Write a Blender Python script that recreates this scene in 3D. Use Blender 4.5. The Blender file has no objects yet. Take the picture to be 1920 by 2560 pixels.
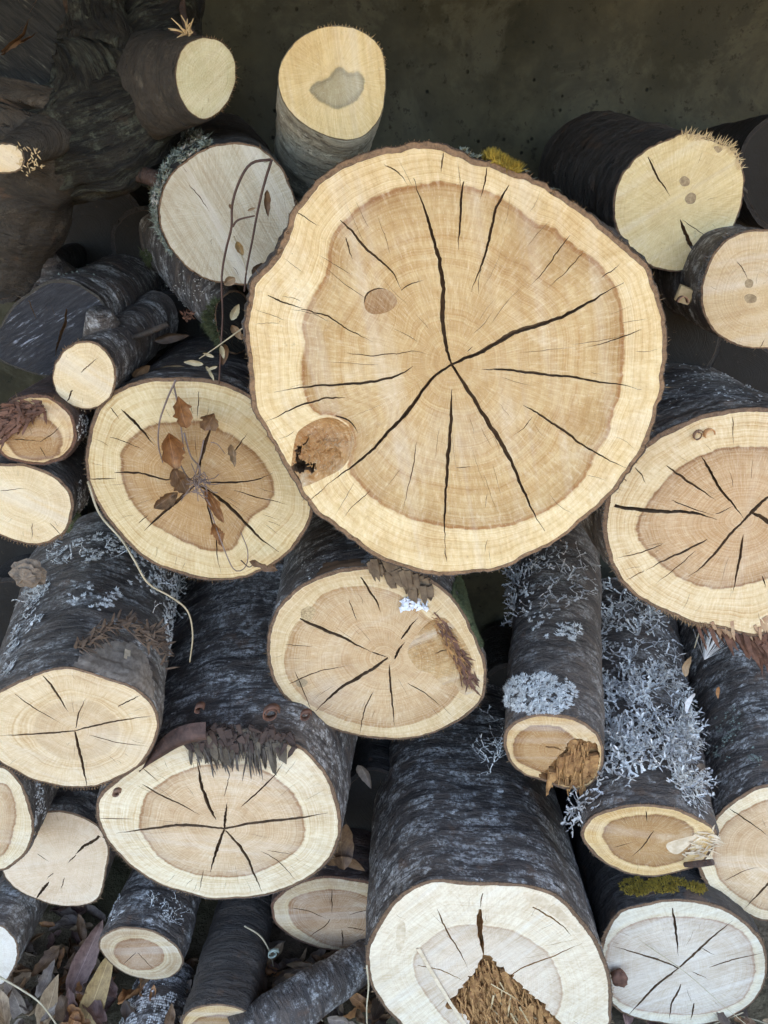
import bpy, math, random
import numpy as np
from mathutils import Vector, Matrix
from mathutils.geometry import delaunay_2d_cdt
R = math.radians
scene = bpy.context.scene
COL = scene.collection
# ------------------------------------------------------------------ camera
PITCH = R(25); FPX = 1862.0; CAMZ = 1.5; K = 1920/1659
cd = bpy.data.cameras.new('camera'); cam = bpy.data.objects.new('camera', cd); COL.objects.link(cam)
cam.location = (0, 0, CAMZ); cam.rotation_euler = (R(90)-PITCH, 0, 0)
cd.sensor_fit = 'VERTICAL'; cd.sensor_height = 24; cd.lens = 12*FPX/1280
cd.clip_start = 0.05; cd.clip_end = 500
scene.camera = cam
# ------------------------------------------------------------------ sky, sun, exposure
SUN_EL, SUN_AZ = R(48), R(28)
w = bpy.data.worlds.new('World'); scene.world = w; w.use_nodes = True
wn = w.node_tree; bg = wn.nodes['Background']
sky = wn.nodes.new('ShaderNodeTexSky'); sky.sky_type = 'NISHITA'; sky.sun_disc = False
sky.sun_elevation = SUN_EL; sky.sun_rotation = SUN_AZ
sky.air_density = 1.0; sky.dust_density = 4.0; sky.ozone_density = 0.6
wn.links.new(sky.outputs[0], bg.inputs[0]); bg.inputs[1].default_value = 0.15
sl = bpy.data.lights.new('sun', 'SUN'); sl.energy = 5.0; sl.angle = R(0.5); sl.color = (1, .93, .82)
so = bpy.data.objects.new('sun', sl); COL.objects.link(so)
sd = Vector((math.sin(SUN_AZ)*math.cos(SUN_EL), math.cos(SUN_AZ)*math.cos(SUN_EL), math.sin(SUN_EL)))
so.rotation_euler = sd.to_track_quat('Z', 'Y').to_euler(); so.location = (3, 6, 8)
vs = scene.view_settings; vs.view_transform = 'Standard'; vs.look = 'None'; vs.gamma = 1; vs.exposure = 3.2
scene.cycles.max_bounces = 8; scene.cycles.diffuse_bounces = 5
scene.cycles.use_denoising = True

# ------------------------------------------------------------------ picture point -> place on an upright plane at distance Y
CF = Vector((0, math.cos(PITCH), -math.sin(PITCH))); CU = Vector((0, math.sin(PITCH), math.cos(PITCH)))
CAMP = Vector((0, 0, CAMZ))
def ray(x, y):
    return CF + Vector((1, 0, 0))*((x*K-960)/FPX) - CU*((y*K-1280)/FPX)
def at(x, y, Y):
    d = ray(x, y); return CAMP + d*(Y/d.y)
def atz(x, y, z):
    d = ray(x, y); return CAMP + d*((z-CAMZ)/d.z)
def mmv(P):                       # metres per picture unit at a place
    return (P-CAMP).dot(CF)/FPX*K
def proj(A):                      # (n,3) world -> picture units
    A = A - np.array(CAMP); z = A@np.array(CF); yy = A@np.array(CU)
    return np.stack([(A[:, 0]/z*FPX+960)/K, (1280-yy/z*FPX)/K], 1)
# ------------------------------------------------------------------ noise
def vnoise(P, seed=0):
    P = np.asarray(P, float)+seed*17.31; i = np.floor(P).astype(np.int64); f = P-i; f = f*f*(3-2*f)
    def h(a, b, c):
        n = (a*73856093) ^ (b*19349663) ^ (c*83492791); n = (n ^ (n >> 13))*1274126177 & 0x7fffffff
        return ((n ^ (n >> 16)) & 0xffff)/65535.0
    r = 0
    for dx in (0, 1):
        for dy in (0, 1):
            for dz in (0, 1):
                wgt = (f[:, 0] if dx else 1-f[:, 0])*(f[:, 1] if dy else 1-f[:, 1])*(f[:, 2] if dz else 1-f[:, 2])
                r = r+wgt*h(i[:, 0]+dx, i[:, 1]+dy, i[:, 2]+dz)
    return r*2-1
def fbm(P, o=3, seed=0):
    r = 0; a = 1; s = 0
    for k in range(o):
        r = r+a*vnoise(np.asarray(P)*(2.03**k), seed+k); s += a; a *= .5
    return r/s
# ------------------------------------------------------------------ nodes
class NT:
    def __init__(s, name, rough=.8, spec=.25):
        s.m = bpy.data.materials.new(name); s.m.use_nodes = True; s.t = s.m.node_tree
        s.b = s.t.nodes['Principled BSDF']; s.b.inputs['Roughness'].default_value = rough
        s.b.inputs['Specular IOR Level'].default_value = spec
    def n(s, ty, **kw):
        o = s.t.nodes.new('ShaderNode'+ty)
        for k, v in kw.items(): setattr(o, k, v)
        return o
    def put(s, inp, v):
        if hasattr(v, 'links') or isinstance(v, bpy.types.NodeSocket): s.t.links.new(v, inp)
        else: inp.default_value = v
    def math(s, op, a, b=0.0, c=None, clamp=False):
        o = s.n('Math', operation=op, use_clamp=clamp); s.put(o.inputs[0], a); s.put(o.inputs[1], b)
        if c is not None: s.put(o.inputs[2], c)
        return o.outputs[0]
    def attr(s, name):
        return s.n('Attribute', attribute_name=name).outputs['Vector']
    def mapv(s, v, scale=(1, 1, 1), rot=(0, 0, 0), loc=(0, 0, 0)):
        o = s.n('Mapping'); s.put(o.inputs[0], v); o.inputs[1].default_value = loc; o.inputs[2].default_value = rot; o.inputs[3].default_value = scale
        return o.outputs[0]
    def noise(s, v, scale, detail=3, rough=.55, dist=0.0):
        o = s.n('TexNoise'); s.put(o.inputs['Vector'], v); o.inputs['Scale'].default_value = scale
        o.inputs['Detail'].default_value = detail; o.inputs['Roughness'].default_value = rough; o.inputs['Distortion'].default_value = dist
        return o.outputs[0]
    def vor(s, v, scale, feature='F1'):
        o = s.n('TexVoronoi', feature=feature); s.put(o.inputs['Vector'], v); o.inputs['Scale'].default_value = scale
        return o.outputs['Distance']
    def rng(s, v, a, b, lo=0.0, hi=1.0, smooth=True):
        o = s.n('MapRange', interpolation_type='SMOOTHSTEP' if smooth else 'LINEAR')
        s.put(o.inputs[0], v); o.inputs[1].default_value = a; o.inputs[2].default_value = b; o.inputs[3].default_value = lo; o.inputs[4].default_value = hi
        return o.outputs[0]
    def mix(s, f, a, b, mode='MIX'):
        o = s.n('Mix', data_type='RGBA', blend_type=mode); s.put(o.inputs[0], f)
        for i, v in ((6, a), (7, b)):
            if isinstance(v, tuple): v = (*v, 1) if len(v) == 3 else v
            s.put(o.inputs[i], v)
        return o.outputs[2]
    def sep(s, v):
        o = s.n('SeparateXYZ'); s.put(o.inputs[0], v); return o.outputs
    def comb(s, x, y, z):
        o = s.n('CombineXYZ'); s.put(o.inputs[0], x); s.put(o.inputs[1], y); s.put(o.inputs[2], z); return o.outputs[0]
    def bump(s, h, strength, dist, prev=None):
        o = s.n('Bump'); s.put(o.inputs['Height'], h); o.inputs['Strength'].default_value = strength; o.inputs['Distance'].default_value = dist
        if prev is not None: s.put(o.inputs['Normal'], prev)
        return o.outputs[0]
    def done(s, col, nrm=None):
        s.put(s.b.inputs['Base Color'], col)
        if nrm is not None: s.put(s.b.inputs['Normal'], nrm)
        return s.m
BW = (0, 0, 0)
def wood_mat(name, sap, heart, line, seed=0, saw=30, sawk=.5, ringk=.5, stain=.3, linek=.8, heartk=1.0, freck=.3, lite=1.0):
    """sawn end grain: attribute wc = (x, y, radius in metres) round the pith, hd = signed distance to the heartwood edge"""
    s = NT(name, .72, .22)
    co = s.attr('wc'); x, y, rr = s.sep(co)
    hd = s.sep(s.attr('hd'))[0]
    L = (seed*3.7, seed*1.3, seed*.7)
    cxy = s.mapv(s.comb(x, y, 0.0), loc=L)
    warp = s.noise(cxy, 14, 3)
    warp2 = s.noise(cxy, 90, 2)
    # heart
    hdn = s.math('ADD', hd, s.math('MULTIPLY', s.math('SUBTRACT', warp2, .5), .006))
    hf = s.rng(hdn, -.0015, .002)
    inner = s.rng(hd, 0.0, .05)
    hcol = s.mix(s.math('MULTIPLY', inner, .55), heart, tuple(min(1, c*1.18) for c in heart))
    col = s.mix(s.math('MULTIPLY', hf, heartk), sap, hcol)
    # dark seam at the heartwood edge, soft inwards
    a = s.rng(hdn, -.0016, .0004); b = s.rng(hdn, .0006, .0055, 1, 0)
    band = s.math('MULTIPLY', s.math('MULTIPLY', a, b), s.rng(s.noise(cxy, 30, 2), .25, .6, .5, 1))
    wide = s.math('MULTIPLY', s.rng(hdn, -.004, .001), s.rng(hdn, .002, .022, 1, 0))
    col = s.mix(s.math('MULTIPLY', wide, .55*linek), col, tuple(a_*.45+b_*.55 for a_, b_ in zip(line, heart)))
    col = s.mix(s.math('MULTIPLY', s.math('MULTIPLY', s.rng(hdn, -.014, -.004), s.rng(hdn, -.003, -.001, 1, 0)), .35*linek), col, (.84, .70, .44))
    col = s.mix(s.math('MULTIPLY', band, linek), col, line)
    # growth rings
    rw = s.math('ADD', rr, s.math('MULTIPLY', s.math('SUBTRACT', warp, .5), .012))
    rv = s.comb(s.math('MULTIPLY', rw, 1.0), 0.0, seed*1.1)
    ring = s.noise(rv, 420, 2, .6)
    ringf = s.rng(ring, .36, .68)
    ring2 = s.noise(rv, 90, 1, .5)
    rk = s.math('MULTIPLY', s.math('MULTIPLY', ringf, s.rng(s.noise(cxy, 22, 2), .25, .7, .25, 1)), ringk)
    dk = s.mix(1.0, col, (.72, .56, .38), 'MULTIPLY')
    col = s.mix(rk, col, dk)
    col = s.mix(s.math('MULTIPLY', s.rng(ring2, .4, .7), .45*ringk+.05), col, s.mix(1.0, col, (.80, .68, .52), 'MULTIPLY'))
    blo = s.noise(s.mapv(cxy, loc=(9, 4, 2)), 13, 5, .65, 1.2)
    col = s.mix(s.math('MULTIPLY', s.rng(blo, .45, .66), .38), col, s.mix(1.0, col, (.78, .70, .60), 'MULTIPLY'))
    col = s.mix(s.math('MULTIPLY', s.rng(blo, .46, .28), .22*lite), col, (.88, .78, .58))
    # rays: fine streaks running out from the pith
    ln = s.math('ADD', s.math('SQRT', s.math('ADD', s.math('MULTIPLY', x, x), s.math('MULTIPLY', y, y))), 1e-4)
    cx_, sy_ = s.math('DIVIDE', x, ln), s.math('DIVIDE', y, ln)
    rayn = s.noise(s.comb(cx_, sy_, s.math('MULTIPLY', ln, 1.4)), 42, 5, .75)
    col = s.mix(s.math('MULTIPLY', s.rng(rayn, .42, .72), .5), col, s.mix(1.0, col, (.74, .62, .47), 'MULTIPLY'))
    col = s.mix(s.math('MULTIPLY', s.rng(rayn, .5, .25), .32*lite), col, (.88, .78, .58))
    rim_ = s.noise(s.mapv(cxy, loc=(1, 7, 3)), 260, 3, .7)
    col = s.mix(s.math('MULTIPLY', s.rng(rim_, .56, .7), .35), col, s.mix(1.0, col, (.66, .55, .42), 'MULTIPLY'))
    # chainsaw strokes
    sv = s.mapv(s.comb(x, y, 0.0), scale=(210, 5, 1), rot=(0, 0, R(saw)), loc=L)
    sv = s.n('Mapping'); s.put(sv.inputs[0], s.comb(x, y, 0.0)); sv.inputs[2].default_value = (0, 0, R(-saw)); sv.inputs[3].default_value = (1, 1, 1)
    sx = s.mapv(sv.outputs[0], scale=(230, 5.5, 1), loc=L)
    saw1 = s.noise(sx, 1, 4, .7)
    saw2 = s.noise(s.mapv(sv.outputs[0], scale=(48, 2.2, 1), loc=L), 1, 2, .5)
    col = s.mix(s.math('MULTIPLY', s.rng(saw1, .38, .72), .42*sawk), col, s.mix(1.0, col, (.66, .56, .45), 'MULTIPLY'))
    col = s.mix(s.math('MULTIPLY', s.rng(saw2, .5, .8), .35*sawk*lite), col, (.80, .76, .68))
    # stains, specks, pale fuzz
    st = s.noise(cxy, 9, 5, .6, .6)
    col = s.mix(s.math('MULTIPLY', s.rng(st, .5, .72), stain), col, s.mix(1.0, col, (.68, .55, .42), 'MULTIPLY'))
    gr = s.noise(s.mapv(cxy, loc=(5, 2, 1)), 6, 4, .6)
    col = s.mix(s.math('MULTIPLY', s.rng(gr, .52, .75), stain*.6*lite), col, (.55, .50, .44))
    fr = s.noise(cxy, 520, 2, .7)
    col = s.mix(s.math('MULTIPLY', s.rng(fr, .60, .75), freck), col, (.92, .84, .70))
    drt = s.math('MULTIPLY', s.rng(s.noise(s.mapv(cxy, loc=(6, 6, 6)), 75, 5, .75), .60, .72), s.rng(s.noise(s.mapv(cxy, loc=(2, 8, 3)), 7, 2), .48, .62))
    col = s.mix(s.math('MULTIPLY', drt, .45), col, (.22, .15, .09))
    sp = s.vor(cxy, 130)
    spk = s.math('MULTIPLY', s.rng(sp, .09, .03), s.rng(s.noise(cxy, 40, 1), .62, .68))
    col = s.mix(s.math('MULTIPLY', spk, .8), col, (.10, .06, .035))
    nb = s.bump(saw1, .55*sawk+.12, .0016)
    nb = s.bump(ringf, .4, .0008, nb); nb = s.bump(rim_, .5, .0008, nb)
    nb = s.bump(fr, .35, .0006, nb)
    nb = s.bump(rayn, .25, .0008, nb)
    return s.done(col, nb)
def bark_mat(name, base=(.060, .046, .037), alt=(.120, .086, .063), pale=(.42, .39, .35), palek=.6, axial=False, seed=0, rim=(.20, .115, .062), amp=1.0):
    """attribute bc = (x, y, along the log), rm = how far out on the sawn rim (0 wood side .. 1 outside), -1 on the flanks"""
    s = NT(name, .66, .42)
    L = (seed*2.7, seed*1.9, seed*.9)
    co = s.mapv(s.attr('bc'), loc=L)
    rm = s.sep(s.attr('rm'))[0]
    st = (1, 1, 5) if not axial else (7, 7, 1)
    band = s.noise(s.mapv(co, scale=st), 15, 6, .7, 1.0)
    fine = s.noise(s.mapv(co, scale=(1, 1, 1.7) if not axial else (3, 3, 1)), 120, 5, .75)
    blot = s.noise(s.mapv(co, scale=(1, 1, 1.5)), 19, 6, .72)
    col = s.mix(s.rng(band, .36, .66), base, alt)
    col = s.mix(s.math('MULTIPLY', s.rng(fine, .45, .75), .6), col, s.mix(1.0, col, (.35, .33, .32), 'MULTIPLY'))
    pf = s.math('MULTIPLY', s.rng(blot, .44, .58), s.rng(band, .38, .58))
    pf = s.math('MULTIPLY', pf, s.rng(s.noise(co, 150, 6, .8), .42, .58))
    col = s.mix(s.math('MULTIPLY', pf, palek), col, pale)
    cr = s.noise(s.mapv(co, scale=(1, 1, 5) if not axial else (5, 5, 1)), 38, 3, .6)
    lent = s.rng(cr, .63, .70)
    col = s.mix(s.math('MULTIPLY', lent, .7), col, (.018, .014, .012))
    col = s.mix(s.math('MULTIPLY', s.rng(s.noise(s.mapv(co, loc=(3, 3, 3)), 24, 3), .62, .72), .45), col, (.16, .085, .045))
    bandf = s.noise(s.mapv(co, scale=(.5, .5, 6), loc=(2, 5, 8)) if not axial else co, 9, 3, .6)
    col = s.mix(s.math('MULTIPLY', s.rng(bandf, .55, .68), .55), col, s.mix(1.0, col, (.42, .38, .36), 'MULTIPLY'))
    blob = s.math('MULTIPLY', s.rng(s.noise(s.mapv(co, scale=(1, 1, 1.6), loc=(4, 1, 6)), 42, 5, .7), .60, .68), s.rng(blot, .40, .55))
    col = s.mix(s.math('MULTIPLY', blob, palek), col, tuple(min(1, c*1.45) for c in pale))
    speck = s.rng(s.vor(co, 330), .16, .06)
    col = s.mix(s.math('MULTIPLY', speck, .45*palek), col, pale)
    hb = s.math('ADD', s.math('MULTIPLY', band, .9), s.math('ADD', s.math('MULTIPLY', fine, .45), s.math('MULTIPLY', lent, -.5)))
    # sawn rim
    rn = s.noise(co, 240, 4, .7); rb = s.noise(co, 45, 3)
    rcol = s.mix(s.rng(rn, .35, .7), rim, tuple(c*.5 for c in rim))
    rcol = s.mix(s.math('MULTIPLY', s.rng(rb, .45, .7), .5), rcol, tuple(min(1, c*1.5) for c in rim))
    rmn = s.math('ADD', rm, s.math('MULTIPLY', s.math('SUBTRACT', rb, .5), .35))
    rcol = s.mix(s.math('MULTIPLY', s.rng(rmn, .02, .12, 1, 0), .6), rcol, (.10, .052, .026))
    rcol = s.mix(s.rng(rmn, .72, 1.0), rcol, (.035, .026, .022))
    col = s.mix(s.rng(rm, -.06, -.01), col, rcol)
    nb = s.bump(hb, 1.0*amp, .007)
    nb = s.bump(rn, .5, .0012, nb)
    return s.done(col, nb)
def plain_mat(name, c1, c2, scale=60, bump=.4, dist=.001, rough=.85, stretch=(1, 1, 1), spec=.2, trans=0):
    s = NT(name, rough, spec)
    tc = s.n('TexCoord').outputs['Object']
    n1 = s.noise(s.mapv(tc, scale=stretch), scale, 5, .65); n2 = s.noise(tc, scale*.23, 3)
    col = s.mix(s.rng(n1, .3, .7), c1, c2)
    col = s.mix(s.math('MULTIPLY', s.rng(n2, .4, .7), .5), col, s.mix(1.0, col, (.6, .55, .5), 'MULTIPLY'))
    return s.done(col, s.bump(n1, bump, dist))
def leaf_mat(name, c1, c2, rough=.55):
    s = NT(name, rough, .35)
    uv = s.attr('lf'); u, v, _ = s.sep(uv)
    au = s.math('ABSOLUTE', u)
    tc = s.n('TexCoord').outputs['Object']
    n1 = s.noise(tc, 120, 4, .65); n2 = s.noise(tc, 35, 3)
    col = s.mix(s.rng(n1, .3, .7), c1, c2)
    vein = s.math('PINGPONG', s.math('SUBTRACT', s.math('MULTIPLY', v, 9.0), s.math('MULTIPLY', au, 3.5)), .5)
    vf = s.rng(vein, .07, .0)
    mid = s.rng(au, .05, .015)
    vv = s.math('MAXIMUM', s.math('MULTIPLY', vf, .5), mid)
    col = s.mix(s.math('MULTIPLY', s.rng(n2, .5, .75), .7), col, s.mix(1.0, col, (.35, .28, .22), 'MULTIPLY'))
    col = s.mix(s.math('MULTIPLY', vv, .5), col, tuple(min(1, c*1.8+.03) for c in c1))
    return s.done(col, s.bump(s.math('ADD', n2, s.math('MULTIPLY', vv, .4)), .6, .002))
# ------------------------------------------------------------------ objects
def link(name, me, mat, parent=None, smooth=False):
    o = bpy.data.objects.new(name, me); COL.objects.link(o)
    if mat: me.materials.append(mat)
    if parent: o.parent = parent
    if smooth and len(me.polygons): me.polygons.foreach_set('use_smooth', [True]*len(me.polygons))
    return o
def thing(name, label, cat, M, group=None):
    o = bpy.data.objects.new(name, None); COL.objects.link(o); o.empty_display_size = .05
    o.matrix_world = M; tag(o, label, cat, group); return o
def tag(o, label, cat, group=None, kind=None):
    if label: o['label'] = label
    if cat: o['category'] = cat
    if group: o['group'] = group
    if kind: o['kind'] = kind
    return o
class MB:
    def __init__(s): s.v = []; s.f = []; s.a = []
    def add(s, vs, fs, a=None):
        k = len(s.v); s.v += [tuple(p) for p in vs]; s.f += [tuple(i+k for i in f) for f in fs]
        if a is not None: s.a += a
    def mesh(s, name, M=None):
        me = bpy.data.meshes.new(name)
        v = s.v if M is None else [tuple(M@Vector(p)) for p in s.v]
        me.from_pydata(v, [], s.f)
        if len(getattr(s, 'bc', [])) == len(s.v):
            setattr_v(me, 'bc', s.bc); setattr_v(me, 'rm', np.tile([-1.0, 0, 0], (len(s.v), 1)))
        if s.a:
            at_ = me.attributes.new('lf', 'FLOAT_VECTOR', 'POINT'); at_.data.foreach_set('vector', np.array(s.a, float).ravel())
        return me
    def build(s, name, mat, parent=None, M=None, smooth=False, kind=None):
        if not s.f: return None
        o = link(name, s.mesh(name, M), mat, parent, smooth)
        if kind: o['kind'] = kind
        return o
def setattr_v(me, name, arr):
    a = me.attributes.new(name, 'FLOAT_VECTOR', 'POINT'); a.data.foreach_set('vector', np.asarray(arr, float).ravel())
def catmull(P, n, closed=True):
    P = np.asarray(P, float); m = len(P); out = []
    if not closed: P = np.vstack([2*P[0]-P[1], P, 2*P[-1]-P[-2]])
    segs = m if closed else m-1
    per = 12
    for i in range(segs):
        if closed: p0, p1, p2, p3 = P[(i-1) % m], P[i], P[(i+1) % m], P[(i+2) % m]
        else: p0, p1, p2, p3 = P[i], P[i+1], P[i+2], P[i+3]
        for k in range(per):
            t = k/per
            out.append(.5*((2*p1)+(-p0+p2)*t+(2*p0-5*p1+4*p2-p3)*t*t+(-p0+3*p1-3*p2+p3)*t**3))
    if not closed: out.append(P[-2])
    out = np.array(out)
    q = np.vstack([out, out[:1]]) if closed else out
    d = np.r_[0, np.cumsum(np.linalg.norm(np.diff(q, axis=0), axis=1))]
    s = np.linspace(0, d[-1], n+1)[:-1] if closed else np.linspace(0, d[-1], n)
    return np.stack([np.interp(s, d, q[:, k]) for k in range(P.shape[1])], 1)
def inpoly(pts, poly):
    x, y = pts[:, 0], pts[:, 1]; r = np.zeros(len(pts), bool); n = len(poly)
    for i in range(n):
        x1, y1 = poly[i]; x2, y2 = poly[(i+1) % n]
        c = (y1 > y) != (y2 > y)
        if y1 != y2: r ^= c & (x < (x2-x1)*(y-y1)/(y2-y1)+x1)
    return r
def sdist(pts, poly):
    d = np.full(len(pts), 1e9); n = len(poly)
    for i in range(n):
        a = poly[i]; b = poly[(i+1) % n]; ab = b-a; L = max(ab@ab, 1e-16)
        t = np.clip(((pts-a)@ab)/L, 0, 1); d = np.minimum(d, np.linalg.norm(pts-a-t[:, None]*ab, axis=1))
    return np.where(inpoly(pts, poly), d, -d)
def radii_at(poly, c):
    v = poly-c; th = np.arctan2(v[:, 1], v[:, 0]); r = np.linalg.norm(v, axis=1); o = np.argsort(th); return th[o], r[o]
def rlook(tab, th):
    return np.interp(th, tab[0], tab[1], period=2*math.pi)
CRACK = plain_mat('split_wood', (.20, .115, .06), (.12, .068, .035), 160, .5, .002, .9)
CRACKD = plain_mat('deep_split', (.05, .03, .018), (.02, .012, .008), 90, .5, .002, .95)
SHARD = plain_mat('torn_fibres', (.50, .27, .10), (.26, .125, .05), 90, .8, .003, .8, (1, 1, 1))
SHARDR = plain_mat('torn_red_fibres', (.20, .10, .065), (.10, .052, .035), 60, .8, .003, .85)
SHARDG = plain_mat('grey_torn_bark', (.12, .10, .08), (.07, .055, .045), 90, .8, .003, .85)
FUZZ = plain_mat('saw_fuzz', (.40, .26, .13), (.20, .12, .07), 90, .3, .001, .85)
PALEFUZZ = plain_mat('pale_saw_fuzz', (.62, .46, .26), (.50, .36, .18), 90, .3, .001, .85)
LICH = plain_mat('grey_white_lichen', (.84, .80, .73), (.56, .53, .48), 140, .5, .001, .9)
LICHG = plain_mat('green_grey_lichen', (.34, .37, .30), (.20, .22, .18), 140, .5, .001, .9)
LICHB = plain_mat('antler_lichen', (.68, .645, .60), (.34, .32, .30), 110, .5, .001, .9)
MOSSY = plain_mat('yellow_moss', (.40, .27, .04), (.22, .16, .03), 140, .5, .001, .9)
MOSSG = plain_mat('olive_moss', (.12, .13, .06), (.06, .07, .035), 140, .5, .001, .9)

class Log: pass
def frame(P0, yaw, pitch):
    n = Vector((0, -1, 0)); n.rotate(Matrix.Rotation(R(pitch), 3, 'X')); n.rotate(Matrix.Rotation(R(yaw), 3, 'Z'))
    x = Vector((0, 0, 1)).cross(n).normalized()
    y = n.cross(x).normalized()
    return Matrix.Translation(P0) @ Matrix((x, y, n)).transposed().to_4x4()
def make_log(label, Y, out, name='cut_log', cat='log', group='logs stacked in the woodpile', t=9, pith=None, heart=None, cracks=(), wood=None, bark=None,
             yaw=0, pitch=0, length=.55, bx=0, by=0, bs=.92, bulge=0, flare=0, hair=20, holes=(), spots=(), N=None, M=None, seed=1, root=None, amp=1.0, axial=False,
             fuzz=0, fz=(200, 340), fzmat=None, dome=.0015, parts=('sapwood', 'heartwood'), crackmat=None, step=0):
    g = Log(); rg = random.Random(seed*77+5); nr = np.random.RandomState(seed*13+1)
    out = np.array([(p[0], p[1]) for p in out], float); tt = np.array([p[2] if False else t for p in out])
    c = out.mean(0); P0 = at(c[0], c[1], Y); Mx = frame(P0, yaw, pitch); Mi = Mx.inverted(); n = Mx.col[2].xyz
    mm = mmv(P0)
    def tof(p):           # picture point onto the face plane, in the log's own frame
        d = ray(p[0], p[1]); s_ = (P0-CAMP).dot(n)/d.dot(n); q = Mi @ (CAMP+d*s_); return (q.x, q.y)
    O = np.array([tof(p) for p in out])
    per = np.linalg.norm(np.roll(O, -1, 0)-O, axis=1).sum(); Rm = per/(2*math.pi)
    if N is None: N = int(min(320, max(96, per/.0042)))
    O = catmull(O, N)
    if (np.roll(O, -1, 0)[:, 1]*O[:, 0]-np.roll(O, -1, 0)[:, 0]*O[:, 1]).sum() < 0: O = O[::-1].copy()
    cen = O.mean(0)
    tan = np.roll(O, -1, 0)-np.roll(O, 1, 0); tan /= np.linalg.norm(tan, axis=1)[:, None]; nor = np.stack([tan[:, 1], -tan[:, 0]], 1)
    P3 = np.c_[O, np.zeros(N)]
    O = O+nor*((fbm(P3*20, 4, seed)*.0034+fbm(P3*180, 2, seed+2)*.0012)[:, None])*amp
    th_ = t*mm*(1+.35*fbm(P3*22, 2, seed+3)+.18*fbm(P3*140, 2, seed+4))
    I = O-nor*th_[:, None]
    I = (np.roll(I, 1, 0)+2*I+np.roll(I, -1, 0))/4
    I = I+nor*((fbm(P3*300, 2, seed+9)*.0008)[:, None])
    pith = np.array(tof(pith)) if pith is not None else cen
    H = catmull([tof(p) for p in heart], 120) if heart is not None else None
    if H is not None:
        hn = H-pith; hn /= np.linalg.norm(hn, axis=1)[:, None]+1e-9
        H = H+hn*((fbm(np.c_[H, H[:, :1]*0]*110, 2, seed+5)*.0016)[:, None])
    def zf(q):
        q = np.atleast_2d(q); return (fbm(np.c_[q, q[:, :1]*0]*9, 2, seed+21)*dome*1.6+fbm(np.c_[q, q[:, :1]*0]*40, 2, seed+22)*dome*.35)
    # ---- splits
    polys = []
    def split(pts, wd, w0=.35, w1=.0, jit=1.0):
        L_ = len(pts); n_ = max(8, L_*6); P = catmull(pts, n_, False) if L_ > 2 else np.stack([np.linspace(pts[0][k], pts[1][k], n_) for k in (0, 1)], 1)
        d = np.gradient(P, axis=0); d /= np.linalg.norm(d, axis=1)[:, None]+1e-12; nn = np.stack([-d[:, 1], d[:, 0]], 1)
        s_ = np.linspace(0, 1, n_)
        prof = np.interp(s_, [0, .12, .35, .75, 1], [w0, .75, 1, .62, w1])
        ln = np.linalg.norm(P[-1]-P[0])
        P = P+nn*((nr.randn(n_)*.00018*jit + fbm(np.c_[P, P[:, :1]*0]*120, 2, seed+31)*.0011*jit)*(s_ > .02))[:, None]
        wl = wd*.5*prof*(1+.13*nr.randn(n_)); wr = wd*.5*prof*(1+.13*nr.randn(n_))
        wl = np.maximum(wl, wd*.06); wr = np.maximum(wr, wd*.06)
        polys.append((np.vstack([P+nn*wl[:, None], (P-nn*wr[:, None])[::-1]]), min(.016, .002+1.7*wd)))
    for cc in cracks:
        wd = cc[0]*mm; split([tof(p) for p in cc[1]], wd, w0=(cc[2] if len(cc) > 2 else .3))
    tabI = radii_at(I, pith)
    for k in range(int(hair*.7)):
        th = rg.uniform(-math.pi, math.pi); re = float(rlook(tabI, th))
        if rg.random() < .6: a_ = rg.uniform(.62, .9); b_ = min(.99, a_+rg.uniform(.06, .22))
        else: a_ = rg.uniform(.2, .6); b_ = a_+rg.uniform(.08, .3)
        dth = rg.uniform(-.05, .05)
        pa = pith+re*a_*np.array([math.cos(th), math.sin(th)]); pb = pith+re*b_*np.array([math.cos(th+dth), math.sin(th+dth)])
        pm = (pa+pb)/2+nr.randn(2)*.0012
        split([pa, pm, pb], rg.uniform(.3, .62)*1e-3*min(1, .5+Rm*3), w0=.1, jit=.7)
    holep = []
    for (pl, dep) in holes:
        q = catmull([tof(p) for p in pl], max(24, len(pl)*9)); jg = .0075 if (dep > .02 and len(pl) > 12) else .0022; q = q+nr.randn(*q.shape)*.0011+np.stack([fbm(np.c_[q*130, q[:, :1]*0], 2, seed+71), fbm(np.c_[q*130, q[:, :1]*0+9], 2, seed+72)], 1)*jg; holep.append((q, dep))
        polys.append((q, dep))
    spotp = [(catmull([tof(p) for p in sp[0]], 40),)+tuple(sp[1:]) for sp in spots]
    # ---- constrained triangulation
    pts = []; edges = []
    def addloop(P):
        k = len(pts); pts.extend([Vector((float(a), float(b))) for a, b in P]); m_ = len(P)
        edges.extend([(k+i, k+(i+1) % m_) for i in range(m_)])
    addloop(I)
    if H is not None: addloop(H)
    for q, _ in polys: addloop(q)
    for sp in spotp: addloop(sp[0])
    h_ = max(.0045, Rm/22)
    gx, gy = np.meshgrid(np.arange(I[:, 0].min(), I[:, 0].max(), h_), np.arange(I[:, 1].min(), I[:, 1].max(), h_*.87))
    gx = gx+(np.arange(gx.shape[0]) % 2)[:, None]*h_*.5
    G = np.c_[gx.ravel(), gy.ravel()]; G = G[sdist(G, I) > h_*.4]
    pts.extend([Vector((float(a), float(b))) for a, b in G])
    for sp in spotp:
        if len(sp) > 3:
            q = sp[0]; ax_, ay_ = np.meshgrid(np.arange(q[:, 0].min(), q[:, 0].max(), .0022), np.arange(q[:, 1].min(), q[:, 1].max(), .0022)); g2 = np.c_[ax_.ravel(), ay_.ravel()]
            g2 = g2+nr.randn(*g2.shape)*.0003; g2 = g2[inpoly(g2, q)]; g2 = g2[sdist(g2, I) > .002]; pts.extend([Vector((float(a), float(b))) for a, b in g2])
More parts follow.
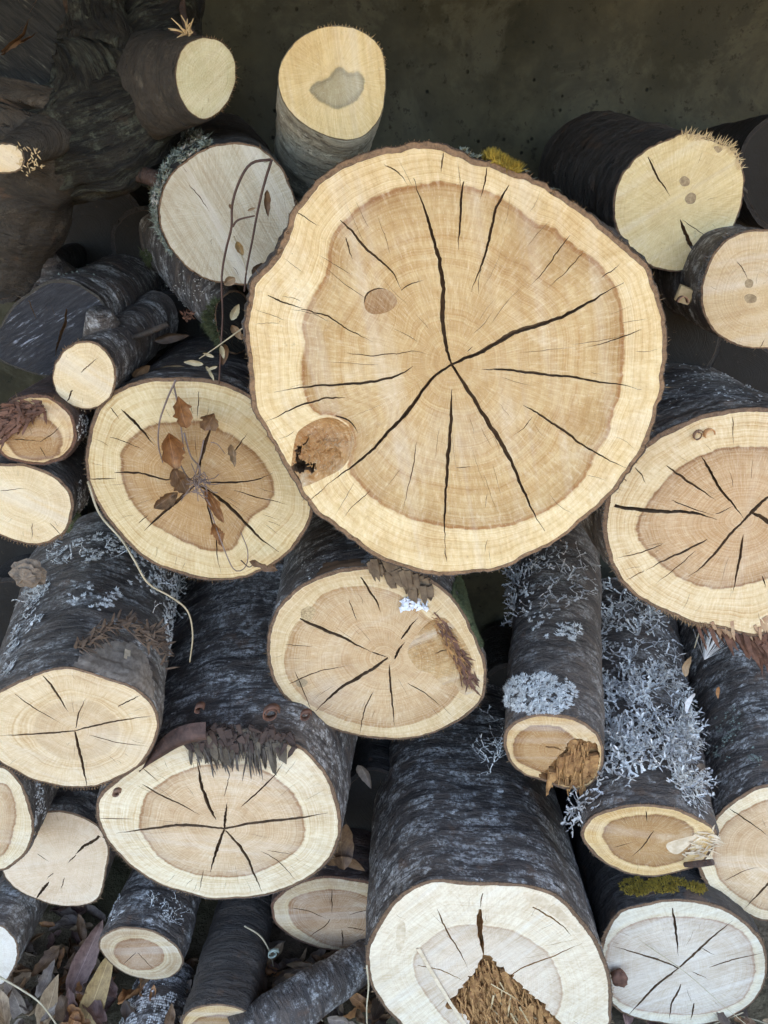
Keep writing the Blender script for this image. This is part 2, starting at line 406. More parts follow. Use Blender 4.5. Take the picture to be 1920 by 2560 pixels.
    for k in range(3):
        for j in range(10):
            a_ = 2*math.pi*j/10+k*.3; pts.append(Vector((float(pith[0]+math.cos(a_)*h_*.3*(k+1)), float(pith[1]+math.sin(a_)*h_*.3*(k+1)))))
    vo, _, fo, *_ = delaunay_2d_cdt(pts, edges, [], 0, 1e-6)
    VV = np.array([(v.x, v.y) for v in vo]); F = np.array([f for f in fo if len(f) == 3])
    C = VV[F].mean(1)
    keep = inpoly(C, I); F = F[keep]; C = C[keep]
    ar = np.cross(VV[F[:, 1]]-VV[F[:, 0]], VV[F[:, 2]]-VV[F[:, 0]]); F[ar < 0] = F[ar < 0][:, ::-1]
    dep = np.zeros(len(F))
    for q, d_ in polys:
        bb = (C[:, 0] > q[:, 0].min()) & (C[:, 0] < q[:, 0].max()) & (C[:, 1] > q[:, 1].min()) & (C[:, 1] < q[:, 1].max())
        idx = np.where(bb)[0]
        if len(idx):
            ii = idx[inpoly(C[idx], q)]; dep[ii] = np.maximum(dep[ii], d_)
    isc = dep > 0
    cls = np.zeros(len(F), int)
    if H is not None: cls[inpoly(C, H)] = 1
    for k, sp in enumerate(spotp): cls[inpoly(C, sp[0])] = 10+k
    cls[isc] = -1
    # attributes
    dv = VV-pith; th = np.arctan2(dv[:, 1], dv[:, 0]); rr = np.linalg.norm(dv, axis=1)
    re = rlook(tabI, th)
    if H is not None:
        rh = rlook(radii_at(H, pith), th); q = rr/np.maximum(rh, 1e-6)
        rho = np.where(q < 1, q*.72, .72+.28*np.clip((rr-rh)/np.maximum(re-rh, 1e-6), 0, 1.2)); hd = sdist(VV, H)
    else:
        rho = rr/re; hd = np.full(len(VV), -.1)
    wc = np.c_[dv, rho*Rm]
    Z = zf(VV)
    for sp in spotp:
        if len(sp) > 3:
            sdv = sdist(VV, sp[0]); wgt_ = np.clip(sdv/.012, 0, 1)
            Z = Z+wgt_*(fbm(np.c_[VV*85, VV[:, :1]*0], 4, seed+61)*sp[3]*1.6-sp[3]*.8)
    if step:                                     # a shallow ledge left by a second saw cut
        Z = Z-step*(dv[:, 0]*.8+dv[:, 1]*.6 > Rm*.35)
    def sub(fi, nm, mat, par):
        u, inv = np.unique(F[fi], return_inverse=True)
        me = bpy.data.meshes.new(nm); me.from_pydata(np.c_[VV[u], Z[u]].tolist(), [], inv.reshape(-1, 3).tolist())
        setattr_v(me, 'wc', wc[u]); setattr_v(me, 'hd', np.c_[hd[u], hd[u]*0, hd[u]*0])
        return link(nm, me, mat, par)
    newroot = root is None
    if newroot: root = thing(name, label, cat, Mx, group); T = None
    else:
        T = root.matrix_world.inverted() @ Mx
    def fix(o):
        if o is not None and T is not None: o.data.transform(T)
        return o
    if (cls == 0).any(): fix(sub(cls == 0, parts[0], wood, root))
    if (cls == 1).any(): fix(sub(cls == 1, parts[1], wood, root))
    for k, sp in enumerate(spotp):
        if (cls == 10+k).any(): fix(sub(cls == 10+k, sp[1], sp[2], root))
    # ---- split walls and floors, one object for each wide split
    if isc.any():
        CF_ = F[isc]; Dp = dep[isc]; par = {}
        def find(a):
            while par.setdefault(a, a) != a: par[a] = par[par[a]]; a = par[a]
            return a
        for f in CF_.tolist():
            a = find(f[0]); par[find(f[1])] = a; par[find(f[2])] = find(a)
        comp = np.array([find(int(f[0])) for f in CF_]); area = np.abs(np.cross(VV[CF_[:, 1]]-VV[CF_[:, 0]], VV[CF_[:, 2]]-VV[CF_[:, 0]]))/2
        small = MB()
        for cid in np.unique(comp):
            m_ = comp == cid; FF = CF_[m_].tolist(); A_ = area[m_].sum(); D_ = Dp[m_].max()
            mb = MB() if A_ > 2.2e-5 else small
            ed = {}
            for f in FF:
                for a, b in ((f[0], f[1]), (f[1], f[2]), (f[2], f[0])):
                    if (b, a) in ed: del ed[(b, a)]
                    else: ed[(a, b)] = 1
            ids = sorted({i for f in FF for i in f}); loc = {i: k for k, i in enumerate(ids)}
            base = [(VV[i, 0], VV[i, 1], Z[i]-D_) for i in ids]
            mb.add(base, [tuple(loc[i] for i in f) for f in FF])
            for (a, b) in ed:
                mb.add([(VV[a, 0], VV[a, 1], Z[a]), (VV[b, 0], VV[b, 1], Z[b]), (VV[b, 0], VV[b, 1], Z[b]-D_), (VV[a, 0], VV[a, 1], Z[a]-D_)], [(0, 3, 2, 1)])
            if mb is not small: fix(mb.build('crack', crackmat or CRACK, root))
        fix(small.build('fine_cracks', crackmat or CRACK, root, kind='stuff'))
    # ---- bark: sawn rim and flanks
    backP = at(c[0], c[1], Y) + Vector((0, length, 0))
    pb = proj(np.array([backP]))[0]; backP = at(pb[0]+bx, pb[1]+by, Y+length)
    D = np.array(Mi @ backP); Ln = np.linalg.norm(D)
    if M is None: M = int(max(24, Ln/.0045))
    rows = []; bc = []; rm = []
    nrim = 5
    for j in range(nrim):
        u = j/(nrim-1); q = I+(O-I)*u
        z = zf(q)+((fbm(np.c_[q, q[:, :1]*0]*170, 2, seed+40)*.0016-.0006)*math.sin(math.pi*min(1, u*1.2)))-(.0014*u**3)
        rows.append(np.c_[q, z]); rm.append(np.full(N, u)); bc.append(np.c_[q, z*0])
    sm = np.copy(O)
    for _ in range(60): sm = (np.roll(sm, 1, 0)+sm*2+np.roll(sm, -1, 0))/4
    S = Ln*(np.linspace(0, 1, M)**1.15)
    S[0] = .0008
    AX = D/Ln
    for j, s_ in enumerate(S):
        f = s_/Ln; bl = min(1, f*1.6)*.7
        q = (O*(1-bl)+sm*bl)-cen
        sc = 1+(bs-1)*f+bulge*math.sin(math.pi*min(1, f*1.2))+flare*(1-math.exp(-s_/.05))
        q = q*sc
        lat = np.c_[q, np.full(N, s_)]
        un = q/np.linalg.norm(q, axis=1)[:, None]
        fs, fc = (110, 12) if not axial else (14, 90)
        dd = fbm(np.c_[q*fc*1.3, np.full(N, s_*fs)], 3, seed+50)*.0022+fbm(np.c_[q*14, np.full(N, s_*20)], 2, seed+51)*.0045+fbm(np.c_[q*90, np.full(N, s_*160)], 2, seed+52)*.0009
        dd = dd*amp*min(1, s_/.008)
        cpos = np.r_[cen, 0]+AX*s_
        rows.append(np.c_[cpos[0]+q[:, 0]+un[:, 0]*dd, cpos[1]+q[:, 1]+un[:, 1]*dd, np.full(N, cpos[2])+zf(O)*max(0, 1-s_/.01)])
        bc.append(lat); rm.append(np.full(N, -.1 if j else 0.9))
    rm[nrim][:] = -.1
    nv = len(rows)
    A = np.vstack(rows+[np.array([np.r_[cen, 0]+D])]); BC = np.vstack(bc+[np.array([[0, 0, Ln]])]); RM = np.r_[np.concatenate(rm), -.1]
    fcs = []
    i0 = np.arange(N); i1 = (i0+1) % N
    for j in range(nv-1):
        fcs.append(np.stack([j*N+i0, (j+1)*N+i0, (j+1)*N+i1, j*N+i1], 1))
    fc_ = np.vstack(fcs)[:, ::-1].tolist()
    fc_ += [((nv-1)*N+int(a), len(A)-1, (nv-1)*N+int(b)) for a, b in zip(i0, i1)]
    me = bpy.data.meshes.new('bark'); me.from_pydata(A.tolist(), [], fc_)
    setattr_v(me, 'bc', BC); setattr_v(me, 'rm', np.c_[RM, RM*0, RM*0])
    fix(link('bark', me, bark, root, True))
    # ---- saw fuzz on the rim
    if fuzz:
        mb = MB()
        for k in range(int(fuzz*2.2)):
            a_ = R(rg.uniform(*fz)); v = O-cen; i = int(np.argmin(np.abs(((np.arctan2(v[:, 1], v[:, 0])-a_+math.pi) % (2*math.pi))-math.pi)))
            p = O[i] if rg.random() < .6 else I[i]; L_ = .0007+.0032*rg.random()**3; dr = nor[i]+nr.randn(2)*.5
            z0 = rg.uniform(-.002, .001); wv = np.array([-dr[1], dr[0]])*rg.uniform(.00012, .0003)
            e = p+dr*L_
            mb.add([(p[0]-wv[0], p[1]-wv[1], z0), (p[0]+wv[0], p[1]+wv[1], z0), (e[0], e[1], z0+rg.uniform(-.002, .003)), (p[0], p[1], z0+.0012)], [(0, 1, 2), (1, 3, 2), (3, 0, 2)])
        fix(mb.build('saw_fuzz', fzmat or FUZZ, root, kind='stuff'))
    g.root, g.M, g.T, g.tof, g.I, g.O, g.mm, g.N = root, Mx, T, tof, I, O, mm, N
    g.side = A[nrim*N:-1]; g.cen = cen; g.D = D; g.rg = rg; g.zf = zf; g.fix = fix
    # world positions and normals of flank vertices for lichen, moss
    W = (np.array(Mx.to_3x3()) @ g.side.T).T+np.array(Mx.translation); g.W = W; g.px = proj(W)
    k = len(W)//N; ax = np.tile(np.r_[cen, 0], (len(W), 1))+AX*np.repeat(S, N)[:, None]
    nrm = g.side-ax; nrm /= np.linalg.norm(nrm, axis=1)[:, None]; g.nrm = nrm
    g.nw = (np.array(Mx.to_3x3()) @ nrm.T).T
    g.dotn = (g.nw*(np.array(CAMP)-W)).sum(1)
    g.face = ((g.nw*(np.array(CAMP)-W)).sum(1) > -.05)
    return g
def pick(g, cx, cy, rx, ry, n, rg, tol=None):
    m = (g.face if tol is None else g.dotn > tol) & ((((g.px[:, 0]-cx)/rx)**2+((g.px[:, 1]-cy)/ry)**2) < 1)
    idx = np.where(m)[0]
    if not len(idx): return []
    cl = fbm(g.side[idx]*55, 2, 7); idx = idx[np.argsort(-cl)][:max(1, int(len(idx)*(.62 if n < 250 else .9)))].tolist()
    return [idx[rg.randrange(len(idx))] for _ in range(n)]
def ribbon(mb, p, d, nrm, L, wd, depth, rg):
    side = d.cross(nrm).normalized(); k = 4; bd = side*rg.gauss(0, .22); q = p.copy(); vs = []; 
    for i in range(k+1):
        ww = wd*(1-.5*math.sin(math.pi*i/k)) if depth else wd*(.55+.6*math.sin(math.pi*i/k)-.4*i/k)
        up = nrm*wd*.35
        vs += [q-side*ww*.5+up*.6, q, q+side*ww*.5+up*.6]
        d = (d+bd+Vector((rg.gauss(0, .13), rg.gauss(0, .13), rg.gauss(0, .13)))+nrm*.04).normalized(); side = (side-d*side.dot(d)).normalized(); q = q+d*L/k
    fs = []
    for i in range(k): a = i*3; fs += [(a, a+1, a+4, a+3), (a+1, a+2, a+5, a+4)]
    mb.add(vs, fs)
    if depth > 0:
        for s_ in (-1, 1):
            if rg.random() < .93:
                dd = (d+side*s_*rg.uniform(.45, 1.0)+nrm*rg.uniform(-.25, .35)).normalized()
                ribbon(mb, q-d*L*.08, dd, nrm, L*rg.uniform(.6, .9), wd*.8, depth-1, rg)
def lichen(g, kind, spots_, mat, name='lichen', size=.012, wd=.0022, tol=None):
    rg = random.Random(int(spots_[0][0])+int(spots_[0][1])*3); mb = MB()
    for (cx, cy, rx, ry, n) in spots_:
        for i in pick(g, cx, cy, rx, ry, n, rg, tol):
            p = Vector(g.side[i]); nr_ = Vector(g.nrm[i])
            t_ = nr_.cross(Vector((rg.gauss(0, 1), rg.gauss(0, 1), rg.gauss(0, 1)))).normalized()
            if kind == 'antler':
                ribbon(mb, p, (t_*rg.uniform(.4, 1)+nr_*rg.uniform(.25, .9)).normalized(), nr_, size*rg.uniform(.45, 1), wd*rg.uniform(.6, 1.2), 2, rg)
            elif kind == 'leafy':
                b_ = nr_.cross(t_)
                nl = rg.randint(6, 9); s_ = size*rg.uniform(.35, 1); vs = [p+nr_*s_*.15]; lift = rg.uniform(.1, 1.0)
                tl = (nr_+t_*rg.gauss(0, .5)+b_*rg.gauss(0, .5)).normalized()
                for k in range(nl*2):
                    a_ = math.pi*k/nl; r_ = s_*(.55+.45*rg.random()) if k % 2 == 0 else s_*rg.uniform(.25, .45)
                    vs.append(p+(t_*math.cos(a_)+b_*math.sin(a_))*r_*.5+tl*r_*lift*rg.uniform(.2, .8)+nr_*.0008)
                mb.add(vs, [(0, k+1, (k+1) % (nl*2)+1) for k in range(nl*2)])
            else:                                   # moss: tufts of short blades
                for k in range(6):
                    d = (nr_+Vector((rg.gauss(0, .5), rg.gauss(0, .5), rg.gauss(0, .5)))).normalized(); s_ = size*rg.uniform(.5, 1)
                    sd_ = d.cross(t_).normalized()*wd*.5; f_ = d.cross(sd_).normalized()*wd*.5
                    o_ = p+t_*rg.gauss(0, .002)
                    mb.add([o_-sd_, o_+sd_, o_+f_, o_+d*s_], [(0, 1, 3), (1, 2, 3), (2, 0, 3)])
    return g.fix(mb.build(name, mat, g.root, kind='stuff'))
def shards(g, region, dirdeg, n, L, wd, mat, name='splinters', spread=12, out=.35, z=(.0, .004), seed=0, flat=.35, fine=True):
    """torn fibres standing on the cut face; dirdeg is their run seen from the front (0 right, 90 up)"""
    n, wd, L = (int(n*2.2), wd*.55, L*1.15) if fine else (n, wd, L); rg = random.Random(seed+n); mb = MB(); poly = np.array([g.tof(p) for p in region]); lo, hi = poly.min(0), poly.max(0)
    k = 0; tries = 0
    while k < n and tries < n*60:
        tries += 1; p = np.array([rg.uniform(lo[0], hi[0]), rg.uniform(lo[1], hi[1])])
        if not inpoly(p[None], poly)[0]: continue
        k += 1
        a_ = R(dirdeg+rg.gauss(0, spread)); d = Vector((math.cos(a_), math.sin(a_), rg.uniform(-.1, out))).normalized()
        side = Vector((-math.sin(a_), math.cos(a_), 0)); nn = Vector((0, 0, 1))
        l_ = L*rg.uniform(.35, 1)*g.mm; w_ = wd*rg.uniform(.4, 1)*g.mm
        o_ = Vector((p[0], p[1], rg.uniform(*z)))
        tw = rg.uniform(-.4, .4)
        s2 = (side+nn*tw).normalized(); n2 = d.cross(s2)
        tip = rg.uniform(-.5, .5)
        m_ = o_+d*l_*.6
        vs = [o_-s2*w_*.5, o_+s2*w_*.5, o_+s2*w_*.5-n2*w_*flat, o_-s2*w_*.5-n2*w_*flat,
              m_-s2*w_*.5, m_+s2*w_*.42, m_+s2*w_*.42-n2*w_*flat, m_-s2*w_*.5-n2*w_*flat, o_+d*l_+s2*w_*tip*.8, o_+d*l_*rg.uniform(.75, .95)+s2*w_*(-tip)*.7]
        mb.add(vs, [(0, 1, 5, 4), (1, 2, 6, 5), (2, 3, 7, 6), (3, 0, 4, 7), (3, 2, 1, 0), (4, 5, 8), (5, 6, 8), (6, 7, 8), (7, 4, 8), (4, 8, 9), (7, 9, 8)])
    return g.fix(mb.build(name, mat, g.root, kind='stuff'))
def tube(mb, P, rad, ns=8, wob=0.0, seed=0, ridge=0.0):
    P = [Vector(p) for p in P]; n = len(P); up = Vector((.13, .3, .94)); rings = []
    if isinstance(rad, (int, float)): rad = [rad]*n
    for i in range(n):
        d = (P[min(n-1, i+1)]-P[max(0, i-1)]).normalized(); a = d.cross(up)
        a = a.normalized() if a.length > .05 else d.cross(Vector((1, 0, 0))).normalized(); b = d.cross(a)
        for k in range(ns):
            t_ = 2*math.pi*k/ns; rings.append(P[i]+(a*math.cos(t_)+b*math.sin(t_))*rad[i])
    sl_ = [0.0]
    for i in range(1, n): sl_.append(sl_[-1]+(P[i]-P[i-1]).length)
    bc = [(rad[i]*math.cos(2*math.pi*k/ns), rad[i]*math.sin(2*math.pi*k/ns), sl_[i]) for i in range(n) for k in range(ns)]
    if wob or ridge:
        A = np.array([tuple(v) for v in rings]); B = np.array(bc); dn = fbm(A*22, 3, seed)*wob
        if ridge: dn = dn+(np.abs(fbm(np.c_[B[:, 0]*75, B[:, 1]*75, B[:, 2]*9], 3, seed+2))*-2+.5)*ridge
        for i, v in enumerate(rings): rings[i] = v+(v-P[i//ns]).normalized()*float(dn[i])
    mb.bc = getattr(mb, 'bc', [])+bc
    fs = [(i*ns+k, i*ns+(k+1) % ns, (i+1)*ns+(k+1) % ns, (i+1)*ns+k) for i in range(n-1) for k in range(ns)]
    fs += [tuple(range(ns))[::-1], tuple((n-1)*ns+k for k in range(ns))]
    mb.add(rings, fs, [(0, 0, 0)]*len(rings) if mb.a else None)
def smooth_path(pts, n):
    return [Vector(p) for p in catmull([tuple(p) for p in pts], n, False)]
def leaf_geo(mb, M, L, W_, curl=.5, bend=.3, rg=random, crumple=.12, ragged=.06, tip=1.0):
    nu, nv = 9, 13; vs = []; at_ = []
    sd = rg.random()*50
    pr = []
    for j in range(nv):
        v = j/(nv-1); wv = (math.sin(math.pi*min(1, v**.85)))**.75*(1-.15*v)
        wl, wr = wv*(1+rg.uniform(-ragged, ragged)), wv*(1+rg.uniform(-ragged, ragged))
        for i in range(nu):
            u = i/(nu-1)*2-1; x = u*W_*.5*(wl if u < 0 else wr)
            pr.append((x*9/L*.35+sd, v*3.1, sd)); vs.append([x, v*L, abs(u)**1.4*curl*W_*.5*wv+bend*L*(v-.5)**2*2]); at_.append((u, v, 0))
    cr = fbm(np.array(pr)*1.3, 3, 5)*crumple*L*.6
    v2 = [M @ Vector((x*(1-.25*abs(curl)), y, z+float(c))) for (x, y, z), c in zip(vs, cr)]
    fs = [(j*nu+i, j*nu+i+1, (j+1)*nu+i+1, (j+1)*nu+i) for j in range(nv-1) for i in range(nu-1)]
    mb.add(v2, fs, at_)
LEAFM = {k: leaf_mat('leaf_'+k, a, b) for k, a, b in (('brown', (.20, .11, .05), (.12, .062, .03)), ('tan', (.34, .23, .13), (.22, .14, .075)), ('grey', (.24, .18, .13), (.14, .10, .075)),
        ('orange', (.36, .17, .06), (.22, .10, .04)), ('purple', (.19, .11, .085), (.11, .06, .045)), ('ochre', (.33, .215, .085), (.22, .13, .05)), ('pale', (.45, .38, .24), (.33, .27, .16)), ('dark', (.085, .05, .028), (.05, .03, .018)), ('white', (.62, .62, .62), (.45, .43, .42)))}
def put_leaf(x, y, Y, L, W_, rot, tx=0, ty=0, col='brown', label=None, name='dry_leaf', group=None, curl=.4, bend=.3, seed=0, ragged=.08, parent=None, crumple=.12, stalk=True):
    """a leaf whose base is at the picture point (x,y) and distance Y; rot = its run (0 right, 90 up)"""
    rg = random.Random(seed+int(x*3+y)); P = at(x, y, Y); mm = mmv(P)
    Mt = frame(P, ty, tx) @ Matrix.Rotation(R(rot-90), 4, 'Z')
    mb = MB(); leaf_geo(mb, Matrix.Identity(4), L*mm, W_*mm, curl, bend, rg, crumple, ragged)
    if parent is not None:
        o = mb.build(name, LEAFM[col], parent, parent.matrix_world.inverted() @ Mt, True)
    else:
        o = mb.build(name, LEAFM[col], None, None, True); o.matrix_world = Mt; tag(o, label, 'leaf', group)
    return o

# ================================================================== THE SETTING
gm = NT('earth_and_litter', .95, .1); tc = gm.n('TexCoord').outputs['Object']
n1 = gm.noise(tc, 18, 6, .7); n2 = gm.noise(tc, 2.2, 3)
gcol = gm.mix(gm.rng(n1, .3, .7), (.055, .038, .025), (.16, .115, .075)); gcol = gm.mix(gm.rng(n2, .4, .7), gcol, (.15, .13, .07))
GROUND = gm.done(gcol, gm.bump(n1, .9, .02))
def grid(name, x0, x1, y0, y1, n, m, zfn, mat):
    xs = np.linspace(x0, x1, n); ys = np.linspace(y0, y1, m); X, Y_ = np.meshgrid(xs, ys); Z = zfn(X.ravel(), Y_.ravel())
    f = [(j*n+i, j*n+i+1, (j+1)*n+i+1, (j+1)*n+i) for j in range(m-1) for i in range(n-1)]
    me = bpy.data.meshes.new(name); me.from_pydata(np.c_[X.ravel(), Y_.ravel(), Z].tolist(), [], f); return link(name, me, mat, None, True)
def gz(x, y):
    return fbm(np.c_[x*7, y*7, x*0], 4, 3)*.02*np.exp(-((x/2.2)**2+((y-1)/2)**2))
# one sheet, fine near the pile and coarse beyond
xs = np.unique(np.r_[np.linspace(-40, -1.5, 12), np.linspace(-1.5, 1.5, 180), np.linspace(1.5, 40, 12)])
ys = np.unique(np.r_[np.linspace(-60, .2, 14), np.linspace(.2, 1.9, 110), np.linspace(1.9, 40, 10)])
X, Y_ = np.meshgrid(xs, ys); n = len(xs)
me = bpy.data.meshes.new('ground'); me.from_pydata(np.c_[X.ravel(), Y_.ravel(), gz(X.ravel(), Y_.ravel())].tolist(), [], [(j*n+i, j*n+i+1, (j+1)*n+i+1, (j+1)*n+i) for j in range(len(ys)-1) for i in range(n-1)])
link('ground', me, GROUND, None, True)['kind'] = 'structure'
# concrete wall behind the pile, dark base colour with random mottling
cm = NT('dark_concrete', .93, .12); tc = cm.n('TexCoord').outputs['Object']
a1 = cm.noise(tc, 3.2, 5, .6, .8); a2 = cm.noise(tc, 22, 5, .65); a3 = cm.noise(tc, 1.4, 3)
cc = cm.mix(cm.rng(a1, .38, .66), (.034, .031, .019), (.078, .068, .040))
cc = cm.mix(cm.math('MULTIPLY', cm.rng(a2, .4, .7), .5), cc, (.022, .021, .015))
cc = cm.mix(cm.math('MULTIPLY', cm.rng(a3, .45, .6), .4), cc, (.072, .070, .056))
pit = cm.math('MULTIPLY', cm.rng(cm.vor(tc, 38), .14, .06), cm.rng(cm.noise(tc, 9, 2), .5, .6))
cc = cm.mix(cm.math('MULTIPLY', pit, .9), cc, (.012, .012, .010))
wv = cm.n('TexVoronoi', feature='DISTANCE_TO_EDGE'); cm.put(wv.inputs['Vector'], cm.mapv(tc, scale=(1, 1, 1.8))); wv.inputs['Scale'].default_value = 2.6
crk = cm.math('MULTIPLY', cm.rng(cm.math('ADD', wv.outputs['Distance'], cm.math('MULTIPLY', a2, .05)), .040, .028), cm.rng(cm.noise(tc, 4, 2), .5, .6))
cc = cm.mix(cm.math('MULTIPLY', cm.rng(cm.noise(tc, 7, 6, .7, .5), .5, .62), .5), cc, (.095, .088, .060)); cc = cm.mix(cm.math('MULTIPLY', cm.rng(cm.noise(tc, 60, 4, .7), .58, .68), .6), cc, (.014, .013, .010))
CONC = cm.done(cc, cm.bump(cm.math('SUBTRACT', cm.math('ADD', a2, cm.math('MULTIPLY', a1, .5)), pit), .8, .006))
def boxmesh(name, x0, x1, y0, y1, z0, z1, mat, parent=None):
    mb = MB(); mb.add([(x0, y0, z0), (x1, y0, z0), (x1, y1, z0), (x0, y1, z0), (x0, y0, z1), (x1, y0, z1), (x1, y1, z1), (x0, y1, z1)],
                      [(3, 2, 1, 0), (4, 5, 6, 7), (0, 1, 5, 4), (1, 2, 6, 5), (2, 3, 7, 6), (3, 0, 4, 7)])
    return mb.build(name, mat, parent)
WALLY = 1.52
wo = boxmesh('wall', -3.2, 3.2, WALLY, WALLY+.2, -.1, 2.5, CONC); tag(wo, 'dark concrete wall standing behind the woodpile', 'wall')
PLANK = plain_mat('shade_roof_planks', (.10, .07, .045), (.05, .035, .025), 30, .5, .003)
ro = bpy.data.objects.new('unseen_shade_roof', None); COL.objects.link(ro); ro['kind'] = 'structure'  # unseen roof, added to keep skylight off the wall and upper logs
mb = MB(); y0, y1, z0, z1 = .38, WALLY+.5, 2.02, 1.84; yl = -.35; zl = z0+.06  # front edge pulled forward at the left to darken the upper left
for (za, zb) in ((0, .05),):
    mb.add([(-3.2, yl, zl), (3.2, y0, z0), (3.2, y1, z1), (-3.2, y1, z1), (-3.2, yl, zl+.05), (3.2, y0, z0+.05), (3.2, y1, z1+.05), (-3.2, y1, z1+.05)],
           [(3, 2, 1, 0), (4, 5, 6, 7), (0, 1, 5, 4), (1, 2, 6, 5), (2, 3, 7, 6), (3, 0, 4, 7)])
mb.build('shade_roof_boards', PLANK, ro)
exec_logs = True

def flecked(name, base, alt, pale, ang, seed, k=.8):
    s = NT(name, .8, .3); co = s.attr('wc'); x, y, _ = s.sep(co); v = s.comb(x, y, 0.0)
    r_ = s.n('Mapping'); s.put(r_.inputs[0], v); r_.inputs[2].default_value = (0, 0, R(ang)); r_.inputs[1].default_value = (seed, seed*2, 0)
    st = s.noise(s.mapv(r_.outputs[0], scale=(1, 7, 1)), 34, 6, .72, .4); big_ = s.noise(s.mapv(r_.outputs[0], scale=(1, 2.5, 1)), 14, 4, .6)
    col = s.mix(s.rng(st, .35, .7), base, alt)
    f = s.math('MULTIPLY', s.rng(st, .54, .66), s.rng(big_, .46, .62))
    col = s.mix(s.math('MULTIPLY', f, k), col, pale)
    return s.done(col, s.bump(st, .9, .004))
# ================================================================== WOOD AND BARK
SAP, HEART, LINE = (.80, .625, .35), (.565, .405, .205), (.34, .15, .045)
W_BIG = wood_mat('end_grain_tan', SAP, HEART, LINE, 1, 12, .55, .8, .35)
W_MID = wood_mat('end_grain_olive', (.70, .56, .32), (.50, .33, .16), (.24, .115, .045), 2, 35, .2, .8, .25)
W_R = wood_mat('end_grain_right', (.74, .58, .35), (.54, .37, .21), (.25, .12, .05), 3, 5, .25, .8, .15)
W_C = wood_mat('end_grain_centre', (.70, .54, .32), (.58, .415, .24), (.40, .22, .09), 4, 120, .25, .8, .45, .6)
W_PALE = wood_mat('end_grain_pale', (.80, .67, .46), (.64, .475, .30), (.33, .17, .075), 5, 80, .6, .7, .3)  # lower logs paler: partly species, partly brighter skylight put into the colour
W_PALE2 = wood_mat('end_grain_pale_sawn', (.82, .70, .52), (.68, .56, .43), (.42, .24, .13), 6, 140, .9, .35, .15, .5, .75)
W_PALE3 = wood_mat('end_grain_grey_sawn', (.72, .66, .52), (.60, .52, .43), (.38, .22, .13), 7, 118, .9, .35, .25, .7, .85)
W_LEFT = wood_mat('end_grain_cream', (.76, .60, .38), (.66, .50, .31), (.6, .43, .25), 8, 60, .55, .8, .35, .0)
W_PLAIN = wood_mat('fresh_cream_wood', (.78, .62, .38), (.7, .5, .3), LINE, 9, 60, .7, .5, .2)
W_PEACH = wood_mat('smooth_peach_wood', (.80, .61, .42), (.7, .5, .3), LINE, 10, 100, .35, .4, .2)
W_POST = wood_mat('striped_yellow_wood', (.74, .57, .29), (.46, .40, .25), (.22, .19, .12), 11, 8, 1.0, .3, .15, .6)
W_GREY = wood_mat('greyish_sawn_wood', (.53, .475, .36), (.7, .5, .3), LINE, 12, 28, 1.25, .15, .35)
W_UR = wood_mat('yellow_sawn_wood', (.70, .56, .30), (.7, .5, .3), LINE, 13, 120, .8, .3, .2)
W_RT = wood_mat('tan_sawn_wood', (.64, .48, .28), (.5, .4, .3), LINE, 14, 100, .7, .5, .2)
W_UL = wood_mat('dim_sawn_wood', (.56, .50, .30), (.5, .4, .3), LINE, 15, 130, .9, .2, .35)
W_DARKO = wood_mat('dark_orange_wood', (.62, .43, .21), (.43, .265, .12), (.22, .10, .04), 16, 88, .7, .8, .3)
W_ORANGE = wood_mat('wet_tan_wood', (.66, .47, .22), (.42, .26, .115), (.24, .12, .05), 17, 80, .3, .8, .35)
W_SMALL = wood_mat('small_tan_wood', (.58, .45, .29), (.46, .315, .20), (.33, .17, .08), 18, 95, .6, .8, .6)
W_OLD = flecked('weathered_black_wood', (.010,.009,.008), (.030,.027,.021), (.16,.15,.11), 40, 3)
W_GREYOLD = flecked('weathered_blue_grey_wood', (.020,.020,.023), (.048,.046,.05), (.30,.31,.35), -28, 5, 1.0)
W_KNOT = wood_mat('knot_wood', (.44, .29, .15), (.31, .20, .11), (.3,.2,.1), 30, 20, .3, 1.0, .6, 0, 0, .2)
W_BURR = wood_mat('burr_wood', (.50, .31, .14), (.30, .17, .08), (.3,.2,.1), 31, 60, .2, 1.3, 1.0, 0, 0, .6)
W_ROT = wood_mat('decayed_wood', (.56, .385, .19), (.4,.25,.1), (.3,.15,.05), 33, 115, 1.5, .8, 1.0, 0, 0, .5)
W_SPOT = plain_mat('small_grey_knot', (.42, .31, .18), (.27, .19, .11), 260, .2, .0008)
W_DIRT = plain_mat('dark_stain', (.28, .19, .10), (.62, .45, .24), 330, .2, .0008)
W_CHIP = plain_mat('fresh_step_wood', (.74, .60, .42), (.62, .47, .30), 140, .3, .0008)
B_DARK = bark_mat('dark_cherry_bark', seed=1)
B_BLUE = bark_mat('dark_bark_pale_patches', (.055, .043, .036), (.120, .088, .066), (.50, .47, .43), 1.0, seed=2)
B_GREY = bark_mat('grey_brown_bark', (.075, .058, .046), (.145, .110, .083), (.46, .43, .385), .9, seed=3)
B_SMOOTH = bark_mat('smooth_grey_bark', (.55, .49, .36), (.20, .165, .115), (.78, .73, .58), .9, seed=4, rim=(.24, .17, .09))
B_BROWN = bark_mat('brown_rough_bark', (.045, .034, .026), (.085, .06, .042), (.14, .13, .12), .25, seed=5, amp=1.4)
B_BIG = bark_mat('big_log_bark', (.045, .036, .03), (.085, .06, .045), (.2, .2, .2), .4, seed=6, rim=(.27, .155, .078))
B_TRUNK = bark_mat('fissured_trunk_bark', (.014, .011, .007), (.055, .043, .026), (.135, .140, .095), 1.0, True, seed=7, amp=2.6)
B_TAN = bark_mat('dusty_brown_bark', (.055, .040, .026), (.028, .021, .014), (.10, .08, .055), .6, seed=8, amp=1.2, rim=(.2, .13, .07))
